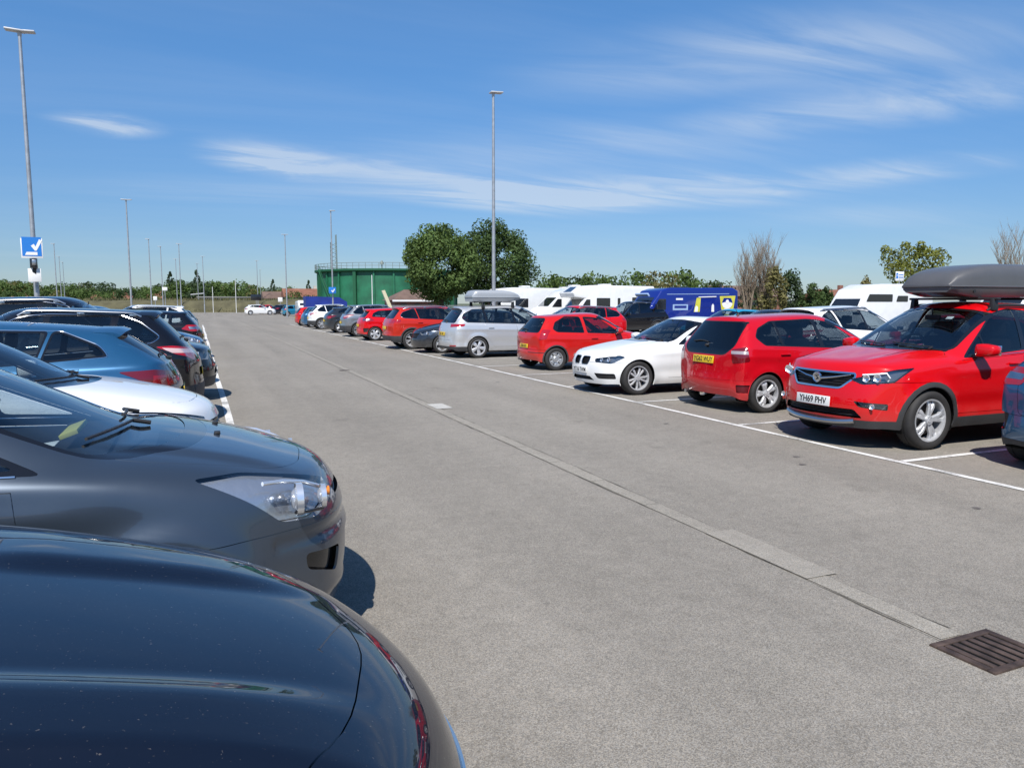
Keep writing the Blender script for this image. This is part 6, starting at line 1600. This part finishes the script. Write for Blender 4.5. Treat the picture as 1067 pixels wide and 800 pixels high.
# papers and strips inside the grey people carrier
p_ = ci['p']
def place_in(root, name, dims, c, rot, mat, label, cat):
    M = Matrix.Translation(root.location) @ Matrix.Rotation(root.rotation_euler.z, 4, 'Z')
    q = MB(); q.box((0, 0, 0), dims, .001, rot); o = q.obj(name, mat, None); o.location = M @ Vector(c); o.rotation_euler = (0, 0, root.rotation_euler.z); tag(o, label, cat); return o
place_in(cmx, 'ticket', (.10, .13, .003), (1.36, .52, 1.075), Matrix.Rotation(radians(8), 4, 'Y'), PAPER, 'white paper ticket on the dashboard of the grey people carrier', 'ticket')
place_in(cmx, 'folder', (.08, .34, .02), (1.30, .12, 1.08), Matrix.Rotation(radians(20), 4, 'Y'), YPAPER, 'yellowish folder lying under the windscreen of the grey people carrier', 'folder')
place_in(cmx, 'card', (.01, .20, .14), (1.98, -.10, 1.17), None, PAPER, 'white card propped inside the grey people carrier behind the wheel', 'card')
q = MB()
for s in (.1, -.30):
    q2 = MB(); x_ = .66; q2.box((x_, s, ci['zsf'](x_, s) + .006), (.03, .05, .014), .004); q2.obj('washer_jet', BLACKP, cmx)

# ---------------------------------------------------------------- vans and motorhomes
VW = pm('van_white', (.72, .73, .73), .38, coat=.6, vary=.04); VB = paint('van_blue', (.008, .022, .20), 0., .3); VYEL = pm('van_yellow', (.55, .52, .06), .45, vary=.12); VPALE = pm('van_pale_blue', (.30, .42, .62), .45)
DWIN = pm('acrylic_window', (.012, .014, .018), .08, coat=1.)
GREYT = pm('grey_stripe', (.16, .17, .19), .4)
def boxvan(name, x, y, rz, label, cat, prof, hw, wheels, bodymat, wins=(), extra=None, grp=GSR, bev=.07, r=.34):
    root = empty(name, (x, y, 0), rz); tag(root, label, cat, grp)
    b = bmesh.new(); n = len(prof); lo = [b.verts.new((px, -hw, pz)) for px, pz in prof]; hi = [b.verts.new((px, hw, pz)) for px, pz in prof]
    b.faces.new(lo); b.faces.new(hi[::-1])
    for i in range(n): b.faces.new((hi[i], hi[(i + 1) % n], lo[(i + 1) % n], lo[i]))
    bmesh.ops.recalc_face_normals(b, faces=list(b.faces)); bmesh.ops.bevel(b, geom=[e for e in b.edges], offset=bev, segments=3, affect='EDGES', profile=.6, clamp_overlap=True)
    mb = MB(); mb.bm(b); b.free(); mb.obj('body', bodymat, root, 40)
    for nm, pts, mt in wins:
        if nm == 'windscreen' or nm == 'luton_window' or nm == 'rear_window':
            (x0, z0), (x1, z1), w0, w1 = pts; d = Vector((x1 - x0, 0, z1 - z0)).normalized(); n_ = Vector((-d.z, 0, d.x))
            if n_.x > 0 and nm != 'rear_window': n_ = -n_
            o = n_ * .006; q = MB(); P = [Vector((x0, -w0, z0)) + o, Vector((x0, w0, z0)) + o, Vector((x1, w1, z1)) + o, Vector((x1, -w1, z1)) + o]
            q.add(P + [p - n_ * .02 for p in P], [(0, 1, 2, 3), (7, 6, 5, 4), (0, 4, 5, 1), (1, 5, 6, 2), (2, 6, 7, 3), (3, 7, 4, 0)]); q.obj(nm, mt, root, 0)
        else:
            for s in (1, -1):
                if nm.endswith('!') and s > 0: continue
                q = MB(); q.prism(rounded(pts, .05, 3), s * (hw - .01), s * (hw + .006)); q.obj(nm.rstrip('!'), mt, root, 20)
    tm, dm, rm = wheel_meshes(r, .2, 'cover')
    for wx in wheels:
        for s in (-1, 1):
            w_ = link('wheel', dm, root); w_.location = (wx, s * (hw - .11), r); w_.rotation_euler = (0, random.uniform(0, 6), pi if s > 0 else 0); link('tyre', tm, w_); link('rim', rm, w_)
            q = MB(); q.cyl((wx, s * (hw - .25), r + .03), (wx, s * (hw + .004), r + .03), r + .06, n=28); q.obj('wheel_arch', LINER, root)
            w_.location.y = s * (hw - .08)
    if extra: extra(root, hw)
    return root
def lamp_pair(root, hw, x, z, w_=.26, h=.18):
    for s in (1, -1):
        q = MB(); q.box((x, s * (hw - .28), z), (.08, w_, h), .03); q.obj('headlight', REFLECT, root)
# coachbuilt motorhomes facing left
def luton(L, cabx=2.3, h=2.95):
    return [(0.1, .35), (0, .75), (.25, 1.15), (.95, 1.42), (1.45, 2.02), (.62, 2.10), (.50, 2.42), (1.15, h - .08), (cabx, h), (L - .25, h - .05), (L, h - .4), (L, .45), (L - .5, .38)]
def lowprof(L, h=2.8):
    return [(0.1, .35), (0, .75), (.25, 1.15), (.95, 1.42), (1.75, 2.15), (2.2, 2.55), (2.9, h), (L - .25, h - .04), (L, h - .35), (L, .45), (L - .5, .38)]
def mh_extra(root, hw):
    lamp_pair(root, hw, .07, .85)
    q = MB(); q.box((3.6, 0, 3.0), (.7, .8, .12), .04); q.obj('roof_vent', VW, root)
    q = MB(); q.prism([(2.6, .95), (6.3, .95), (6.3, 1.05), (2.6, 1.05)], -hw - .006, -hw + .01); q.obj('side_stripe', GREYT, root, 0)
boxvan('motorhome', 23.7, 48.2, .0, 'white coachbuilt motorhome with black over cab window, rightmost of three', 'motorhome', luton(7.3), 1.14, (1.05, 5.2), VW,
    [('windscreen', ((.98, 1.46), (1.42, 1.98), .90, .85), DWIN), ('luton_window', ((.56, 2.46), (1.10, 2.83), .60, .50), DWIN), ('cab_window', [(1.15, 1.40), (1.85, 1.40), (1.85, 1.95), (1.55, 1.95)], DWIN),
     ('side_window', [(2.35, 1.35), (3.45, 1.35), (3.45, 2.05), (2.35, 2.05)], DWIN), ('side_window', [(4.05, 1.4), (4.28, 1.4), (4.28, 2.05), (4.05, 2.05)], DWIN), ('side_window', [(5.25, 1.4), (6.0, 1.4), (6.0, 2.1), (5.25, 2.1)], DWIN), ('side_window', [(6.25, 1.4), (6.95, 1.4), (6.95, 2.1), (6.25, 2.1)], DWIN)], mh_extra, 'white motorhomes')
boxvan('motorhome', 23.0, 51.6, .0, 'white low profile motorhome in the middle of three with grey cab windows', 'motorhome', lowprof(7.0), 1.12, (1.05, 5.0), VW,
    [('windscreen', ((.98, 1.46), (1.70, 2.11), .90, .85), DWIN), ('cab_window', [(1.20, 1.40), (2.0, 1.40), (2.0, 2.0), (1.65, 2.0)], DWIN), ('side_window', [(2.8, 1.4), (3.9, 1.4), (3.9, 2.05), (2.8, 2.05)], DWIN)], mh_extra, 'white motorhomes')
boxvan('motorhome', 20.6, 55.6, .0, 'white motorhome leftmost of three behind the silver roof box', 'motorhome', luton(7.2, 2.2, 2.9), 1.14, (1.05, 5.2), VW,
    [('windscreen', ((.98, 1.46), (1.42, 1.98), .90, .85), DWIN), ('side_window', [(2.35, 1.35), (3.45, 1.35), (3.45, 2.05), (2.35, 2.05)], DWIN), ('side_window', [(5.0, 1.35), (6.0, 1.35), (6.0, 2.05), (5.0, 2.05)], DWIN)], mh_extra, 'white motorhomes')
boxvan('motorhome', 25.6, 58.5, .0, 'white motorhome roof filling the gap behind the other motorhomes', 'motorhome', lowprof(7.0, 2.9), 1.14, (1.05, 5.0), VW,
    [('windscreen', ((.98, 1.46), (1.70, 2.11), .90, .85), DWIN), ('side_window', [(2.8, 1.4), (3.9, 1.4), (3.9, 2.05), (2.8, 2.05)], DWIN)], mh_extra, 'white motorhomes')
# blue catering van
def bv_extra(root, hw):
    lamp_pair(root, hw, .06, .90)
    y = -hw
    def fl(nm, pts, mt, t=.008): q = MB(); q.prism(pts, y - t, y + .01); return q.obj(nm, mt, root, 0)
    fl('pale_line', [(2.0, 2.16), (6.2, 2.20), (6.2, 2.23), (2.0, 2.19)], VPALE)
    fl('white_text_panel', [(2.6, 1.86), (3.05, 1.86), (3.05, 1.96), (2.6, 1.96)], SWHITE)
    fl('menu_panel', [(2.4, 1.30), (3.4, 1.30), (3.4, 1.62), (2.4, 1.62)], VPALE); fl('menu_panel', [(2.5, 1.40), (3.3, 1.40), (3.3, 1.55), (2.5, 1.55)], VB, .012)
    fl('yellow_panel', [(3.8, 1.2), (4.2, 1.2), (4.25, 2.0), (3.98, 1.98)], VYEL)
    fl('serving_hatch', [(4.25, 1.45), (5.2, 1.45), (5.2, 1.98), (4.25, 1.98)], VB, .012)
    fl('hatch_edge', [(4.1, 2.0), (5.3, 2.03), (5.3, 2.08), (4.1, 2.05)], SWHITE, .03)
    fl('white_figure', [(3.85, 1.2), (4.05, 1.2), (4.08, 1.45), (3.98, 1.55), (3.88, 1.45)], SWHITE, .014); fl('white_figure', [(5.0, 1.2), (5.18, 1.2), (5.16, 1.58), (5.08, 1.66), (5.0, 1.55)], SWHITE, .014)
    sh = fl('yellow_shield', [(5.55, 2.08), (6.65, 2.11), (6.52, 1.35), (6.30, 1.0), (5.88, 1.0), (5.68, 1.35)], VYEL, .010)
    q = MB(); c = (6.08, 1.68); q.prism([(c[0] + .36 * cos(t), c[1] + .30 * sin(t)) for t in [2 * pi * k / 24 for k in range(24)]], y - .015, y); q.obj('white_disc', SWHITE, sh, 0)
    q = MB(); q.prism([(c[0] - .38, c[1] + .02), (c[0] - .25, c[1] + .30), (c[0] + .25, c[1] + .30), (c[0] + .38, c[1] + .02), (c[0] + .12, c[1] + .08), (c[0], c[1] - .02), (c[0] - .12, c[1] + .08)], y - .020, y); q.obj('blue_shape', VB, sh, 0)
    q = MB(); q.prism([(c[0] + .11 * cos(t), c[1] + .10 + .11 * sin(t)) for t in [2 * pi * k / 16 for k in range(16)]], y - .024, y); q.obj('white_dot', SWHITE, sh, 0)
    q = MB(); q.prism([(c[0] - .30, c[1] - .62), (c[0] + .30, c[1] - .62), (c[0] + .18, c[1] - .3), (c[0] - .18, c[1] - .3)], y - .015, y); q.obj('white_base', SWHITE, sh, 0)
    q = MB(); q.box((1.08, 0, 2.14), (.10, 1.3, .20), .02, Matrix.Rotation(radians(-36), 4, 'Y')); q.obj('cab_sign', VPALE, root)
    q = MB(); q.cyl((6.1, -.4, 2.4), (6.1, -.4, 2.78), .07, n=10); q.obj('flue', LAMPDARK, root)
    q = MB(); q.box((3.6, .1, 2.55), (.9, .7, .10), .03); q.obj('roof_vent', LAMPDARK, root)
    q = MB(); q.box((-.02, .3, .98), (.02, .55, .10), .004); q.obj('white_lettering', SWHITE, root); q = MB(); q.box((-.03, -.42, .72), (.02, .52, .11), .003); q.obj('number_plate', WHITEP, root)
    for s in (1, -1): q = MB(); q.box((1.25, s * (hw + .14), 1.50), (.09, .20, .30), .03); q.obj('door_mirror', LAMPDARK, root)
boxvan('catering_van', 21.9, 36.3, .0, 'royal blue catering van with yellow shield emblem on its side', 'van', [(.1, .32), (0, .75), (.12, 1.06), (.80, 1.32), (1.40, 2.05), (1.62, 2.38), (2.1, 2.52), (6.5, 2.56), (6.85, 2.38), (6.9, .45), (6.4, .36)], 1.05, (1.05, 5.3), VB,
    [('windscreen', ((.84, 1.37), (1.36, 2.0), .88, .80), DWIN), ('cab_window', [(1.12, 1.32), (1.95, 1.32), (1.95, 1.92), (1.50, 1.92)], DWIN)], bv_extra, GSR, .10)
# white panel vans
def vanprof(L, h): return [(.1, .32), (0, .75), (.12, 1.10), (.85, 1.35), (1.55, 2.05), (2.0, h - .12), (2.7, h), (L - .2, h - .03), (L, h - .3), (L, .45), (L - .4, .36)]
def van_extra(root, hw): lamp_pair(root, hw, .06, .92)
wv = [('windscreen', ((.90, 1.41), (1.50, 2.0), .88, .80), DWIN), ('cab_window', [(1.15, 1.32), (2.05, 1.32), (2.05, 1.92), (1.55, 1.92)], DWIN), ('side_window', [(2.4, 1.35), (3.4, 1.35), (3.4, 1.95), (2.4, 1.95)], DWIN)]
boxvan('white_van', 28.9 , 28.4, 0, 'white high roofed van behind the white SUV, nose to the left', 'van', [(.1, .32), (0, .75), (.12, 1.10), (.65, 1.35), (1.05, 1.95), (1.35, 2.35), (2.1, 2.62), (5.5, 2.66), (5.75, 2.4), (5.8, .45), (5.4, .36)], 1.0, (1., 4.5), VW,
    [('windscreen', ((.70, 1.42), (1.02, 1.90), .86, .78), DWIN), ('cab_window', [(1.15, 1.75), (2.9, 1.75), (2.9, 2.12), (1.35, 2.12)], DWIN), ('side_window', [(3.15, 1.75), (3.95, 1.75), (3.95, 2.05), (3.25, 2.05)], DWIN)], van_extra, GSR, .10)
boxvan('white_van', 30.0, 21.5, 0, 'white van roof seen under the dark grey roof box, nearer the leafy tree', 'van', vanprof(5.4, 2.02), 1.0, (1., 4.3), VW, wv[:2], van_extra)
boxvan('white_van', 30.0, 17.2, 0, 'white van roof seen under the dark grey roof box, farther right', 'van', vanprof(5.2, 1.98), 1.0, (1., 4.2), VW, wv, van_extra)
boxvan('white_van', 12.6, 96, pi * .5, 'small white van between the dark and teal cars at the lane end', 'van', vanprof(4.6, 1.95), .95, (.95, 3.7), VW, [('windscreen', ((.90, 1.41), (1.40, 1.88), .80, .72), DWIN), ('rear_window', ((4.6, 1.2), (4.6, 1.6), .6, .6), DWIN)], van_extra, GFR)
